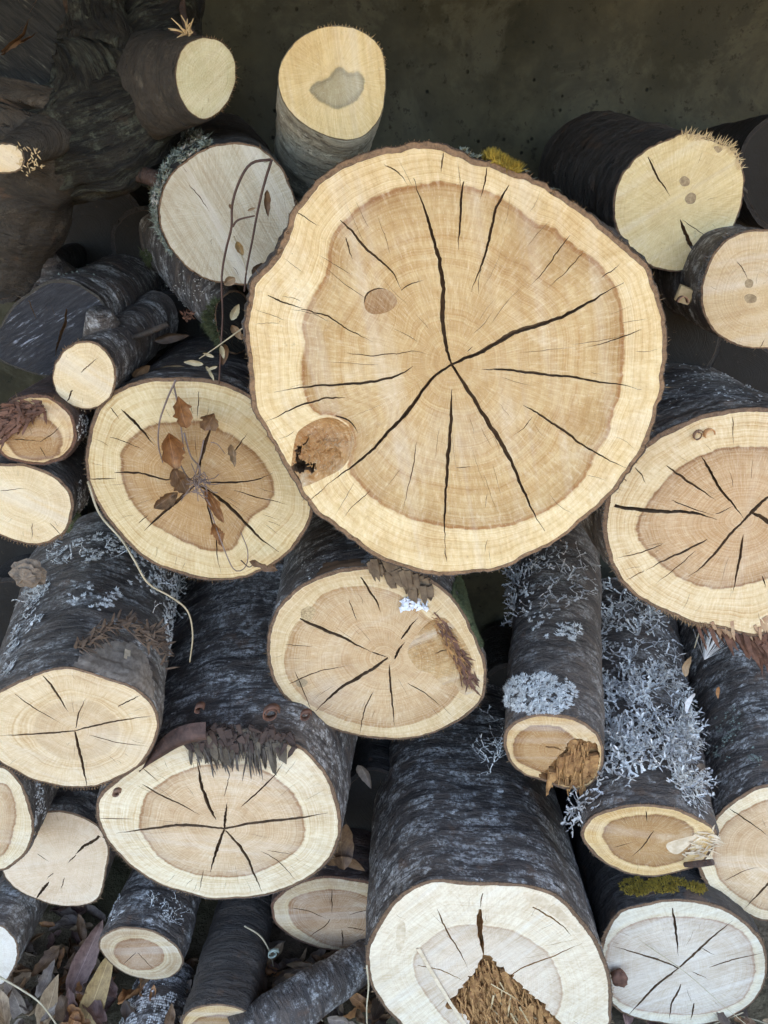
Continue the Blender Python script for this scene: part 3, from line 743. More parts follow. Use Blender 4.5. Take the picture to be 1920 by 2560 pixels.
B_BLACK = bark_mat('black_bark', (.030, .024, .020), (.055, .042, .033), (.15, .15, .14), .3, seed=9)
B_RED = bark_mat('reddish_bark', (.10, .052, .034), (.065, .04, .03), (.18, .16, .15), .3, seed=10, rim=(.16, .075, .04))

W_GAP = wood_mat('painted_shade_wood', (.022,.019,.016),(.02,.02,.02),(.02,.02,.02),41,30,.6,.2,.3,0,0,.01,.01)  # near-black colour stands in for the deep shade between logs
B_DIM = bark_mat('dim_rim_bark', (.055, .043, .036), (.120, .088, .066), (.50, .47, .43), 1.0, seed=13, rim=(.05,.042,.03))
B_GAP = bark_mat('painted_shade_bark', (.018, .014, .011), (.034, .025, .019), (.12, .11, .10), .3, seed=12, rim=(.022,.016,.012))  # bark of the gap logs, their shade painted into the colour
# ================================================================== LOGS (front ones last in distance)
big = make_log('largest log of the pile with a star of cracks and an orange seam', .82,
 [(905,305),(1000,325),(1100,365),(1190,405),(1270,455),(1340,515),(1388,565),(1418,620),(1437,690),(1440,780),(1428,860),(1405,940),(1370,1010),(1320,1075),(1260,1130),(1190,1180),(1110,1215),(1020,1236),(930,1238),(850,1217),(780,1182),(720,1140),(680,1105),(645,1058),(612,1005),(580,940),(545,870),(530,790),(526,710),(535,650),(552,605),(588,565),(606,525),(622,470),(650,425),(690,380),(745,342),(820,315)],
 t=12, pith=(975,787), N=320,
 heart=[(905,400),(960,395),(1010,405),(1075,425),(1120,458),(1160,485),(1192,490),(1215,515),(1250,540),(1290,565),(1312,592),(1327,620),(1340,655),(1347,700),(1345,760),(1345,800),(1338,850),(1325,885),(1312,935),(1285,980),(1262,1030),(1220,1075),(1170,1108),(1110,1132),(1040,1142),(960,1138),(880,1118),(820,1085),(780,1048),(752,1010),(765,960),(755,920),(725,897),(690,893),(663,870),(655,830),(652,790),(660,740),(656,700),(668,662),(682,635),(700,600),(710,560),(713,520),(735,485),(770,455),(810,428),(860,408)],
 cracks=[(10,[(975,787),(962,740),(956,700),(955,660),(957,620),(952,580),(940,530),(920,460),(905,420),(893,385)],.45),
  (10.5,[(975,787),(1000,776),(1040,760),(1080,735),(1130,712),(1200,690),(1260,660),(1320,625),(1347,610)],.45),
  (10,[(975,787),(1010,840),(1050,905),(1085,960),(1110,1010),(1135,1070),(1160,1120),(1177,1147)],.5),
  (8.5,[(975,787),(935,815),(905,855),(880,890),(840,930),(800,975),(750,1015),(715,1040),(700,1055)],.5),
  (8.5,[(976,840),(974,900),(970,960),(965,1020),(962,1080),(960,1135),(961,1185)],.05),
  (6,[(1040,797),(1100,800),(1170,808),(1240,815),(1300,825),(1345,832),(1385,842)],.1),
  (5.5,[(1130,875),(1160,893),(1210,925),(1250,955),(1290,980),(1330,1000),(1358,1014)],.1),
  (6,[(1100,400),(1086,422),(1075,445),(1065,480),(1055,520),(1045,555),(1030,600),(1018,630)],.2),
  (5,[(1002,392),(996,430),(994,480),(990,540)],.4),(3,[(958,330),(953,372)],.3),(3,[(1052,362),(1045,400),(1038,430)],.3),
  (5,[(735,475),(760,500),(790,535),(820,560),(850,590),(868,628)],.3),(3,[(745,512),(755,540),(762,560)],.1),
  (6,[(892,790),(860,810),(800,825),(740,830),(690,832),(650,838),(592,847)],.1),
  (4.5,[(745,858),(700,860),(660,872),(620,888),(575,912)],.2),
  (3.5,[(578,638),(620,655),(658,668)],.3),(3.2,[(650,668),(700,680),(740,705),(780,725),(805,738)],.5),
  (2.2,[(750,762),(800,768),(860,763),(895,758),(930,768)],.2),
  (2.5,[(1232,508),(1200,550),(1172,590),(1142,622)],.3),(2,[(1260,545),(1220,590),(1180,625)],.2),
  (2.4,[(1385,712),(1340,728),(1300,742),(1262,752)],.4),
  (2.2,[(900,955),(892,1010),(880,1060),(870,1110)],.2),(2,[(985,1010),(1020,1008)],.3),(1.8,[(1150,900),(1130,925),(1110,942)],.4),
  (2.2,[(867,627),(890,612),(915,603)],.4),(2,[(800,1060),(765,1090),(740,1120)],.3),(2.2,[(700,1055),(675,1075),(665,1083)],.4),
  (2.2,[(640,455),(670,478),(690,488)],.4),(2.2,[(1300,600),(1340,570)],.3),(2.2,[(830,355),(860,372),(880,400)],.2),
  (1.8,[(1010,760),(1022,748)],.3),(2.6,[(960,1185),(966,1215)],.4),
  (4,[(725,897),(750,905),(766,920),(773,934)],.6),(4,[(648,985),(650,968),(664,955),(668,938)],.6),(4,[(620,1050),(632,1042),(645,1030)],.6),(3.0,[(786,655),(790,640),(800,628),(818,622),(835,624)],.2)],
 holes=[([(644,960),(650,975),(648,990),(664,1000),(682,1008),(678,1024),(664,1018),(652,1026),(640,1022),(622,1018),(636,1000),(640,985)],.03)],
 spots=[([(786,650),(790,635),(805,624),(825,622),(845,630),(857,645),(855,660),(840,672),(820,678),(800,677),(790,668)],'knot',W_KNOT),
        ([(640,940),(655,922),(690,904),(722,902),(752,920),(766,945),(756,985),(738,1012),(705,1030),(672,1045),(648,1050),(630,1022),(632,985)],'burr',W_BURR,.009)],
 wood=W_BIG, bark=B_BIG, length=.6, hair=75, seed=1, amp=2.1, fuzz=380, fz=(0,360), dome=.002, group=None)
shards(big,[(650,960),(700,930),(742,960),(720,1020),(670,1040)],70,45,16,5,W_BURR,'splinters',60,.5,(-.002,.001),1)
lichen(big,'moss',[(1098,335,48,40,900)],MOSSY,'moss',.013,.0016,-.75)
lichen(big,'leafy',[(1020,320,30,25,60),(1180,390,80,30,80)],LICHG,'lichen',.011,.002,-.7)
lichen(big,'leafy',[(600,1010,60,90,40),(1420,900,30,90,20)],LICHG,'lichen',.006)

mid = make_log('log left of the largest, dried leaves lying across its brown heart', .92,
 [(380,815),(440,817),(500,832),(560,865),(615,915),(655,980),(675,1050),(675,1110),(650,1165),(610,1208),(560,1238),(500,1255),(440,1256),(380,1240),(320,1210),(268,1170),(225,1115),(196,1060),(184,1000),(188,940),(205,890),(240,850),(300,822)],
 t=9, pith=(425,1040),
 heart=[(430,910),(490,935),(540,970),(575,1010),(592,1060),(575,1095),(545,1115),(525,1145),(512,1172),(490,1192),(450,1190),(400,1172),(350,1145),(305,1110),(275,1065),(262,1020),(265,975),(290,940),(330,918),(380,912)],
 cracks=[(6,[(262,884),(290,910),(312,935),(334,962)],.1),(7,[(455,925),(443,960),(434,995),(427,1030)],.6),(5,[(246,1022),(300,1022),(355,1035),(420,1042)],.1),
  (3,[(195,1035),(250,1035)],.4),(8,[(425,1045),(385,1080),(350,1110),(312,1146)],.3),(8,[(425,1045),(450,1060),(490,1090),(530,1130),(565,1165),(602,1192)],.3),
  (4,[(440,1060),(455,1120),(466,1165),(470,1210),(478,1240)],.1),(4.5,[(440,1042),(500,1042),(550,1038),(590,1022)],.1),(2,[(237,945),(270,955),(310,972)],.3),
  (2.5,[(505,1060),(560,1075),(620,1090)],.3),(2.5,[(503,982),(520,955),(535,935)],.4),(2.5,[(238,880),(258,905)],.3),(2,[(430,845),(426,905)],.3),(2,[(300,1130),(322,1110)],.3)],
 wood=W_MID, bark=B_DARK, length=.55, hair=40, seed=2, fuzz=260, fz=(150,330))
rgt = make_log('log cut off by the right edge, a thick crack entering its left rim', .88,
 [(1659,880),(1590,884),(1510,900),(1440,930),(1380,970),(1335,1020),(1312,1080),(1303,1150),(1312,1205),(1333,1245),(1362,1278),(1402,1307),(1450,1330),(1500,1345),(1560,1362),(1640,1375),(1720,1330),(1800,1270),(1860,1170),(1870,1070),(1830,970),(1750,900)],
 t=10, pith=(1608,1122),
 heart=[(1455,1021),(1491,996),(1530,978),(1564,968),(1620,966),(1670,970),(1720,990),(1760,1040),(1770,1110),(1750,1180),(1700,1230),(1637,1257),(1564,1271),(1525,1268),(1491,1259),(1437,1226),(1410,1200),(1389,1178),(1375,1146),(1382,1116),(1400,1088),(1419,1062)],
 cracks=[(10,[(1328,1092),(1350,1098),(1400,1103),(1450,1105),(1500,1108),(1548,1122)],.8),(5,[(1440,1006),(1480,1035),(1510,1055),(1545,1080)],.3),
  (6,[(1515,985),(1535,1020),(1555,1055),(1580,1085),(1608,1123)],.1),(9,[(1608,1123),(1640,1090),(1680,1060)],.6),(9,[(1625,1108),(1650,1120),(1690,1160)],.6),
  (7,[(1608,1123),(1580,1152),(1550,1190),(1510,1230),(1487,1245)],.7),(6,[(1606,1155),(1600,1200),(1592,1240),(1583,1282)],.1),
  (6,[(1528,1165),(1490,1185),(1440,1208),(1395,1232)],.3),(3,[(1430,1176),(1380,1195),(1330,1207)],.5),(2.5,[(1392,1233),(1352,1254)],.3),(2.5,[(1503,1190),(1450,1235),(1415,1262)],.2),
  (2.5,[(1372,1010),(1385,1025),(1395,1045)],.3),(3,[(1340,1030),(1355,1040)],.3),(2.5,[(1545,1110),(1570,1100),(1583,1093)],.3),(2.4,[(1450,1080),(1500,1100),(1540,1112)],.3),(3,[(1648,1245),(1655,1270)],.3),(2,[(1583,900),(1583,950)],.2)],
 wood=W_R, bark=B_GREY, length=.55, bx=-40, hair=40, seed=3, fuzz=220, fz=(150,280), bs=.95, amp=1.5)
shards(rgt,[(1500,1348),(1560,1345),(1690,1325),(1740,1440),(1650,1410),(1570,1368)],-58,90,90,22,SHARDR,'torn_bark',10,.1,(-.022,-.002),3,.5)
shards(rgt,[(1520,1345),(1600,1335),(1690,1318),(1700,1350),(1600,1365)],-62,40,60,16,plain_mat('torn_pale_wood',(.50,.34,.20),(.34,.19,.11),60,.7,.002),'splinters',10,.1,(-.01,.001),36,.4,False)
shards(rgt,[(1420,1312),(1500,1340),(1560,1345),(1500,1352)],-75,60,14,3,FUZZ,'splinters',25,.3,(-.004,.0),4)
lichen(rgt,'leafy',[(1480,800,60,90,90),(1600,820,70,60,120)],LICH,'lichen',.006)

cen = make_log('log under the largest one with splintered bark and a white tuft at its top', .95,
 [(780,1222),(840,1222),(900,1235),(955,1268),(993,1310),(1023,1360),(1046,1420),(1050,1480),(1038,1520),(1000,1555),(950,1580),(890,1595),(820,1597),(750,1588),(690,1565),(640,1530),(603,1490),(580,1440),(577,1380),(590,1330),(620,1290),(660,1260),(715,1236)],
 t=8, pith=(837,1419),
 heart=[(795,1266),(745,1270),(701,1284),(676,1308),(657,1335),(640,1350),(628,1372),(617,1408),(614,1432),(620,1459),(640,1490),(664,1514),(690,1532),(722,1547),(755,1558),(792,1566),(846,1571),(901,1560),(956,1532),(985,1500),(998,1465),(1000,1426),(990,1395),(974,1372),(950,1350),(919,1332),(880,1300),(845,1278)],
 cracks=[(8,[(648,1336),(690,1355),(737,1375),(774,1394),(803,1407)],.4),(9,[(838,1420),(810,1441),(774,1463),(737,1485),(708,1510),(682,1536)],.4),(5,[(841,1434),(843,1474),(847,1518),(853,1569)],.1),
  (6,[(852,1423),(861,1405),(874,1386)],.3),(5,[(866,1380),(883,1357),(902,1333)],.4),(5,[(779,1246),(798,1274),(814,1299),(822,1322)],.3),(3,[(625,1478),(664,1459),(701,1447),(755,1436)],.4),
  (3,[(806,1494),(788,1532),(777,1584)],.1),(2.8,[(880,1476),(919,1499),(954,1528)],.1),(3,[(940,1415),(965,1404),(990,1393)],.2),(2,[(617,1392),(680,1397)],.2),(2,[(754,1296),(766,1330),(772,1345)],.3),(2.2,[(637,1450),(675,1540)],.1),(4,[(803,1407),(838,1419)],.3)],
 spots=[([(880,1408),(900,1372),(925,1345),(955,1332),(985,1358),(1010,1398),(1026,1445),(1028,1490),(1000,1502),(985,1480),(960,1482),(930,1455),(905,1448)],'decayed_patch',W_ROT,.003),
        ([(650,1320),(668,1310),(682,1318),(672,1338),(655,1340)],'dark_stain',W_DIRT),([(640,1470),(655,1466),(665,1474),(655,1484),(642,1482)],'small_knot',W_SPOT)],
 wood=W_C, bark=B_BLUE, length=.5, bx=-20, hair=35, seed=4, fuzz=240, fz=(170,360))
shards(cen,[(778,1200),(840,1195),(905,1222),(928,1262),(890,1262),(835,1230)],-75,46,62,22,plain_mat('brown_torn_wood',(.22,.15,.09),(.12,.08,.05),70,.8,.003),'splinters',7,.18,(.0,.012),5,.5,False)
shards(cen,[(925,1310),(960,1340),(1000,1400),(1030,1480),(1005,1480),(965,1390)],-60,60,40,10,SHARDR,'torn_bark',14,.15,(-.004,.003),6)
shards(cen,[(930,1330),(975,1370),(1000,1420),(1000,1470),(975,1420),(940,1360)],-55,60,30,5,SHARD,'torn_fibres',14,.2,(-.002,.002),7)
lichen(cen,'moss',[(1015,1330,45,110,2200)],MOSSG,'moss',.007,.0012)
lichen(cen,'leafy',[(960,1235,40,20,20),(690,1220,40,40,20)],LICH,'lichen',.006)

oval = make_log('wide oval log with dark bark fingers hanging over its top edge', .88,
 [(400,1602),(440,1596),(520,1594),(600,1598),(645,1608),(685,1642),(718,1690),(736,1750),(738,1800),(722,1850),(690,1885),(640,1915),(580,1935),(510,1942),(440,1940),(370,1922),(310,1892),(260,1852),(225,1812),(207,1760),(213,1718),(240,1690),(290,1655),(345,1622)],
 t=8, pith=(485,1789),
 heart=[(478,1651),(440,1654),(401,1665),(372,1676),(350,1691),(330,1705),(314,1722),(303,1764),(304,1790),(314,1811),(330,1835),(350,1855),(370,1868),(394,1880),(430,1889),(474,1893),(510,1893),(547,1888),(590,1870),(628,1848),(650,1825),(658,1800),(655,1771),(650,1750),(642,1730),(630,1712),(612,1694),(584,1672),(540,1654)],
 cracks=[(8.5,[(485,1789),(452,1785),(401,1781),(346,1786),(292,1793),(252,1799)],.6),(8.5,[(485,1789),(540,1778),(600,1772),(660,1765),(708,1757)],.6),(6,[(485,1789),(487,1765),(490,1732)],.8),
  (7,[(485,1790),(470,1830),(462,1855),(454,1884)],.5),(7,[(487,1793),(520,1830),(540,1865),(552,1895),(566,1926)],.4),(8,[(467,1770),(448,1731),(434,1691),(425,1640)],.1),(5,[(308,1694),(346,1716),(394,1738),(432,1759)],.2),
  (4,[(521,1742),(558,1709),(590,1678),(613,1645)],.1),(1.8,[(484,1720),(492,1690),(498,1660)],.1),(2.5,[(562,1838),(600,1860),(640,1904)],.1),(2.4,[(217,1766),(290,1768)],.4),(2,[(577,1837),(640,1848)],.2),(2.2,[(310,1660),(345,1690)],.2),(2,[(440,1880),(430,1925)],.2)],
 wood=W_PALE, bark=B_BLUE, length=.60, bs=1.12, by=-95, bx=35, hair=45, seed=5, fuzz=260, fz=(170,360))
shards(oval,[(408,1560),(470,1555),(600,1570),(612,1600),(560,1612),(470,1608),(415,1600)],-89,30,92,24,plain_mat('grey_bark_fingers',(.15,.12,.085),(.075,.058,.042),50,.9,.004,.9,(1,1,4)),'bark_fingers',5,.05,(.001,.010),8,.22,False)
shards(oval,[(408,1565),(470,1560),(600,1575),(612,1600),(560,1620),(470,1614),(415,1604)],-89,70,74,9,SHARDG,'bark_fibres',6,.05,(.001,.010),38)
shards(oval,[(400,1570),(470,1555),(600,1560),(640,1600),(560,1600),(470,1590),(400,1600)],-88,70,40,16,plain_mat('dark_torn_bark',(.085,.055,.042),(.05,.034,.028),50,.8,.004),'torn_bark',40,.35,(.001,.016),9,.4,False)

lft = make_log('log at the left edge with a bare grey patch above its cut face', .84,
 [(100,1447),(160,1443),(225,1462),(295,1488),(335,1530),(343,1575),(322,1630),(280,1670),(220,1698),(150,1704),(80,1690),(30,1665),(-10,1642),(-45,1600),(-50,1545),(-20,1505),(40,1470)],
 t=6, pith=(163,1578), heart=[(165,1512),(210,1520),(245,1545),(258,1580),(240,1620),(195,1640),(140,1640),(95,1620),(72,1585),(80,1548),(115,1522)],
 cracks=[(5,[(163,1578),(109,1583),(55,1587),(0,1589)],.5),(4.5,[(163,1578),(200,1568),(255,1557),(328,1546)],.5),(7,[(163,1580),(171,1619),(180,1656),(188,1702)],.6),(5.5,[(93,1459),(108,1475),(120,1492),(148,1537)],.3),(3,[(33,1499),(73,1528),(131,1561)],.4),(3,[(164,1572),(171,1539),(186,1508)],.4),(3,[(255,1526),(280,1513),(306,1500)],.3),(2.5,[(193,1587),(255,1603),(320,1612)],.2)],
 wood=W_LEFT, bark=B_GREY, length=.48, bx=-115, hair=30, seed=6, fuzz=420, fz=(180,290), bs=1.16)
g = lft
lichen(g,'leafy',[(210,1185,110,30,150),(320,1230,50,60,130),(390,1320,40,130,330),(60,1310,40,60,70),(200,1290,60,30,60),(50,1270,60,30,60),(15,1330,30,130,110)],LICH,'lichen',.016)
lichen(g,'antler',[(50,1275,50,30,24),(370,1280,50,90,50),(180,1195,90,30,30)],LICH,'antler_lichen',.013,.003)

bot = make_log('big pale log at the bottom with a rotten orange wedge torn out of its middle', .80,
 [(880,1922),(940,1900),(1010,1903),(1100,1908),(1180,1920),(1235,1958),(1283,2020),(1312,2080),(1324,2150),(1316,2220),(1280,2300),(1190,2345),(1080,2345),(980,2300),(900,2245),(832,2182),(800,2125),(788,2070),(806,2010),(842,1955)],
 t=9, pith=(1047,2080),
 heart=[(894,2075),(905,2050),(919,2035),(945,2015),(974,2003),(1000,1998),(1028,1997),(1055,1999),(1090,2004),(1115,2012),(1138,2026),(1162,2042),(1182,2059),(1203,2096),(1214,2132),(1210,2172),(1193,2205),(1150,2250),(1080,2265),(1010,2240),(960,2200),(920,2150),(898,2110)],
 cracks=[(13,[(1037,1962),(1036,2000),(1039,2030),(1046,2066)],.4),(2.5,[(1043,1928),(1039,1945),(1037,1960)],.5),(3.5,[(944,1962),(965,2010),(990,2050),(1010,2092)],.2),(3.5,[(902,2084),(950,2095),(1002,2119)],.3),(4.5,[(1105,2105),(1140,2085),(1200,2065),(1258,2038)],.5),(4,[(1150,1958),(1180,1975),(1215,2000),(1234,2022)],.7)],
 holes=[([(1048,2064),(1073,2080),(1101,2106),(1128,2130),(1156,2154),(1189,2187),(1222,2250),(1120,2330),(1040,2310),(1022,2240),(1004,2196),(968,2176),(984,2150),(1003,2125),(1028,2092)],.024)],
 spots=[([(1130,1925),(1165,1932),(1205,1958),(1250,2005),(1246,2016),(1205,1985),(1170,1960),(1140,1945)],'raised_sliver',W_CHIP),([(858,2000),(873,1990),(876,2020),(868,2050),(856,2045)],'bare_patch',W_CHIP)],
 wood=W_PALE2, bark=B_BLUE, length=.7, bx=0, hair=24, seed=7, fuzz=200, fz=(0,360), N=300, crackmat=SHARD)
shards(bot,[(1047,2068),(1075,2084),(1101,2108),(1130,2134),(1160,2160),(1192,2195),(1215,2250),(1030,2250),(1008,2200),(972,2176),(986,2152),(1005,2126),(1030,2094)],-80,60,80,16,SHARD,'splinters',10,.16,(-.020,-.001),10,.5,False)
shards(bot,[(1047,2068),(1075,2084),(1101,2108),(1130,2134),(1160,2160),(1192,2195),(1215,2250),(1030,2250),(1008,2200),(972,2176),(986,2152),(1005,2126),(1030,2094)],-78,170,46,8,SHARD,'splinters',16,.28,(-.018,.001),30)
shards(bot,[(1055,2090),(1105,2130),(1150,2200),(1180,2250),(1000,2250),(1010,2150)],-70,14,70,8,PALEFUZZ,'pale_splinters',16,.3,(-.014,.0),11)
# a shallow second saw cut down the left of the face
sg = MB()
for (a, b, c_, d_) in (((905,2045),(930,2090),(975,2165),(1010,2215)),):
    P = [Vector((*bot.tof(p), -.0)) for p in (a, b, c_, d_)]
    for i in range(3):
        n_ = (P[i+1]-P[i]).normalized(); s_ = Vector((-n_.y, n_.x, 0))
        sg.add([P[i]+s_*.002+Vector((0,0,.003)), P[i+1]+s_*.002+Vector((0,0,.003)), P[i+1]-s_*.004+Vector((0,0,.0034)), P[i]-s_*.004+Vector((0,0,.0034)), P[i]-s_*.006, P[i+1]-s_*.006], [(0,1,2,3),(3,2,5,4)])
sg.build('saw_ridge', W_CHIP, bot.root)

brt = make_log('greyish log in the bottom right corner with a thin brown ring near its rim', .86,
 [(1330,1975),(1380,1955),(1440,1944),(1500,1945),(1560,1960),(1610,1990),(1647,2030),(1660,2080),(1650,2130),(1620,2172),(1570,2202),(1500,2217),(1430,2212),(1360,2195),(1315,2165),(1295,2110),(1298,2040)],
 t=7, pith=(1466,2092),
 heart=[(1331,2019),(1350,2004),(1371,1993),(1405,1984),(1440,1981),(1485,1981),(1528,1986),(1558,1992),(1583,2001),(1602,2012),(1615,2026),(1625,2048),(1629,2070),(1630,2100),(1624,2125),(1612,2148),(1592,2165),(1546,2185),(1510,2191),(1473,2192),(1400,2185),(1346,2168),(1318,2140),(1307,2100),(1312,2050)],
 cracks=[(7,[(1466,2092),(1510,2052),(1546,2019),(1583,1988)],.5),(7,[(1466,2092),(1419,2128),(1382,2165),(1357,2191)],.5),(5.5,[(1466,2092),(1440,2081),(1382,2063),(1325,2045)],.5),(5.5,[(1453,1962),(1457,1990),(1461,2020),(1466,2065)],.3),(4,[(1533,2091),(1583,2074),(1655,2058)],.2),(5,[(1471,2126),(1462,2148),(1451,2168),(1446,2200)],.2),(4,[(1499,2166),(1493,2203)],.4),(2.2,[(1515,2048),(1545,2065)],.2),(2.4,[(1495,2100),(1530,2115)],.2)],
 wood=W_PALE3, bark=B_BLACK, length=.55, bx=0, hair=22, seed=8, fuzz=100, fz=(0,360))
lichen(brt,'moss',[(1375,1915,35,20,260),(1440,1912,45,18,320),(1500,1920,25,14,120)],MOSSY,'moss',.006,.0014)

sml = make_log('small oval log right of the bottom, its bark thickly covered in antler lichen', .84,
 [(1258,1792),(1290,1758),(1340,1741),(1400,1735),(1460,1744),(1500,1762),(1532,1782),(1548,1800),(1540,1832),(1512,1868),(1460,1886),(1400,1893),(1340,1882),(1295,1858),(1265,1826)],
 t=7, pith=(1386,1812),
 heart=[(1306,1811),(1304,1795),(1316,1778),(1338,1768),(1364,1762),(1419,1760),(1450,1765),(1473,1773),(1499,1793),(1494,1826),(1475,1857),(1419,1871),(1390,1869),(1364,1864),(1342,1855),(1322,1840)],
 cracks=[(3.2,[(1411,1793),(1389,1826),(1362,1852)],.2),(1.8,[(1327,1830),(1367,1818)],.3),(2.5,[(1395,1750),(1397,1775)],.2)],
 spots=[([(1440,1822),(1470,1812),(1505,1806),(1490,1825),(1465,1845),(1445,1838)],'torn_patch',W_CHIP)],
 wood=W_ORANGE, bark=B_DARK, length=.55, bx=115, by=-60, hair=12, seed=9, bs=1.1, fuzz=60, fz=(0,360))
shards(sml,[(1500,1790),(1545,1800),(1540,1830),(1500,1860),(1470,1850)],15,26,30,9,W_CHIP,'splinters',30,.3,(-.002,.003),12)
tn = MB(); tube(tn,[at(1480,1868,.835),at(1510,1866,.82),at(1540,1862,.81)],[.004,.005,.0045],8,.001); tn.build('snapped_twig',B_RED,sml.root,sml.M.inverted())
lichen(sml,'antler',[(1330,1330,90,60,70),(1400,1440,110,70,30),(1390,1480,120,60,60),(1420,1560,130,80,90),(1350,1620,80,70,40),(1480,1620,60,110,60),(1290,1420,40,90,30),(1270,1730,50,50,24)],LICHB,'antler_lichen',.019,.0066)
lichen(sml,'antler',[(1330,1330,90,60,80),(1400,1540,120,90,150),(1490,1610,60,100,110),(1350,1620,80,70,60)],LICH,'pale_antler_lichen',.016,.0062)
lichen(sml,'leafy',[(1400,1400,120,60,90),(1460,1500,70,70,140),(1500,1650,50,100,360),(1560,1590,40,60,140),(1410,1430,70,40,60)],LICH,'lichen',.011)

fork = make_log('small log with a broken orange corner on its face and lichen along its bark', .90,
 [(1088,1600),(1100,1568),(1140,1546),(1190,1541),(1240,1550),(1283,1578),(1305,1612),(1303,1660),(1272,1698),(1225,1704),(1180,1690),(1130,1672),(1098,1642)],
 t=7, pith=(1195,1620),
 heart=[(1109,1620),(1111,1600),(1116,1587),(1134,1573),(1156,1566),(1200,1568),(1229,1584),(1255,1610),(1258,1645),(1235,1672),(1195,1672),(1150,1660),(1120,1643)],
 cracks=[(5,[(1178,1612),(1200,1615),(1217,1622)],.5)],
 holes=[([(1236,1596),(1262,1598),(1290,1610),(1292,1650),(1270,1690),(1225,1696),(1165,1680),(1185,1655),(1212,1628)],.014)],
 wood=W_DARKO, bark=B_DARK, length=.5, bx=115, by=-120, hair=8, seed=10, bs=1.1, fuzz=60, fz=(0,360), crackmat=SHARD)
shards(fork,[(1236,1600),(1280,1608),(1288,1650),(1270,1690),(1225,1690),(1190,1672),(1215,1630)],-86,34,75,22,SHARD,'splinters',6,.12,(-.012,.004),13,.5,False)
shards(fork,[(1236,1600),(1280,1608),(1288,1650),(1270,1690),(1225,1690),(1190,1672),(1215,1630)],-86,36,50,8,SHARD,'splinters',9,.2,(-.008,.006),33)
lichen(fork,'leafy',[(1165,1500,80,48,760),(1230,1365,25,22,70),(1170,1350,60,30,40),(1140,1230,60,60,120)],LICH,'lichen',.016)
lichen(fork,'antler',[(1160,1270,90,70,90),(1220,1240,60,60,30),(1100,1300,30,60,24)],LICHB,'antler_lichen',.014,.0052)
lichen(bot,'antler',[(1065,1600,20,60,16),(1060,1640,26,50,12)],LICH,'antler_lichen',.018,.0034)

rcol = make_log('pale log at the right edge between the lichen covered log and the bottom corner', .90,
 [(1659,1693),(1608,1714),(1572,1738),(1540,1770),(1520,1815),(1508,1862),(1517,1899),(1539,1930),(1564,1948),(1601,1973),(1659,1992),(1740,1980),(1800,1920),(1822,1840),(1805,1760),(1740,1700)],
 t=8, pith=(1690,1840),
 heart=[(1659,1727),(1601,1753),(1564,1782),(1543,1826),(1544,1870),(1564,1910),(1619,1950),(1659,1966),(1720,1955),(1770,1900),(1780,1830),(1760,1770),(1710,1732)],
 cracks=[(3,[(1575,1746),(1623,1778),(1662,1810)],.2),(6,[(1672,1895),(1637,1932),(1610,1960)],.4),(2.5,[(1565,1903),(1612,1880),(1643,1874)],.3)],
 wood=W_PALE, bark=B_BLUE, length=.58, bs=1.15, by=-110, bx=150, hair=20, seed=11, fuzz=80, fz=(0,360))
lichen(rcol,'leafy',[(1560,1580,45,70,90),(1640,1640,30,30,20)],LICHG,'lichen',.009)

low = make_log('log half hidden behind the big bottom log, brown heart and white pith', .98,
 [(584,1957),(598,1935),(635,1912),(671,1897),(708,1893),(752,1897),(800,1906),(845,1930),(862,1975),(840,2025),(781,2054),(737,2056),(693,2050),(638,2032),(609,2010),(590,1985)],
 t=7, pith=(719,1983), heart=[(624,1957),(633,1942),(655,1932),(679,1926),(719,1922),(766,1928),(805,1946),(825,1985),(800,2030),(755,2046),(715,2043),(675,2026),(642,2004),(628,1983)],
 cracks=[(2.4,[(717,1922),(717,1950),(717,1975)],.3),(2.6,[(628,1962),(664,1968),(706,1985)],.3),(2.6,[(713,1986),(701,2001),(665,2025)],.4),(2.6,[(750,2003),(794,2012)],.3),(3,[(739,2010),(741,2046)],.2),(2.6,[(755,1976),(812,1961)],.3)],
 wood=W_SMALL, bark=B_RED, length=.5, hair=16, seed=12, fuzz=60, fz=(0,360), dome=.001)
lo2 = make_log('cracked peach coloured log behind the wide oval log at the left', .99,
 [(98,1753),(146,1753),(182,1765),(212,1783),(232,1812),(238,1842),(228,1891),(219,1930),(200,1950),(160,1958),(125,1956),(91,1947),(44,1928),(18,1906),(4,1884),(-10,1835),(25,1778)],
 t=4, pith=(139,1868), cracks=[(8,[(215,1806),(200,1818),(182,1828),(162,1846)],.8),(3,[(164,1848),(146,1865)],.5),(7,[(106,1904),(92,1922),(77,1943)],.2),(2.5,[(115,1885),(102,1897)],.3),(2,[(140,1895),(132,1920)],.2),(1.8,[(80,1845),(105,1862)],.2)],
 wood=W_PEACH, bark=B_DARK, length=.5, hair=8, seed=13, fuzz=150, fz=(200,320))
lo3 = make_log('short log at the lower left with an oval ringed face and grey bark above', .93,
 [(214,2050),(218,2030),(235,2014),(262,2003),(299,2005),(335,2014),(368,2033),(391,2059),(394,2085),(376,2106),(339,2117),(299,2113),(262,2100),(233,2078)],
 t=4, pith=(292,2059), heart=[(247,2059),(255,2039),(284,2028),(317,2032),(346,2048),(353,2070),(335,2090),(299,2095),(266,2084)],
 cracks=[(1.8,[(293,2059),(266,2085)],.4),(1.8,[(297,2059),(332,2095)],.4)],
 wood=W_SMALL, bark=B_BLUE, length=.4, bx=20, by=0, hair=4, seed=14, fuzz=40, fz=(0,360))
lichen(lo3,'leafy',[(360,1960,40,30,40),(245,1930,16,60,80)],LICH,'lichen',.008)
lichen(lo3,'antler',[(358,1965,34,34,24)],LICH,'antler_lichen',.010,.0016)
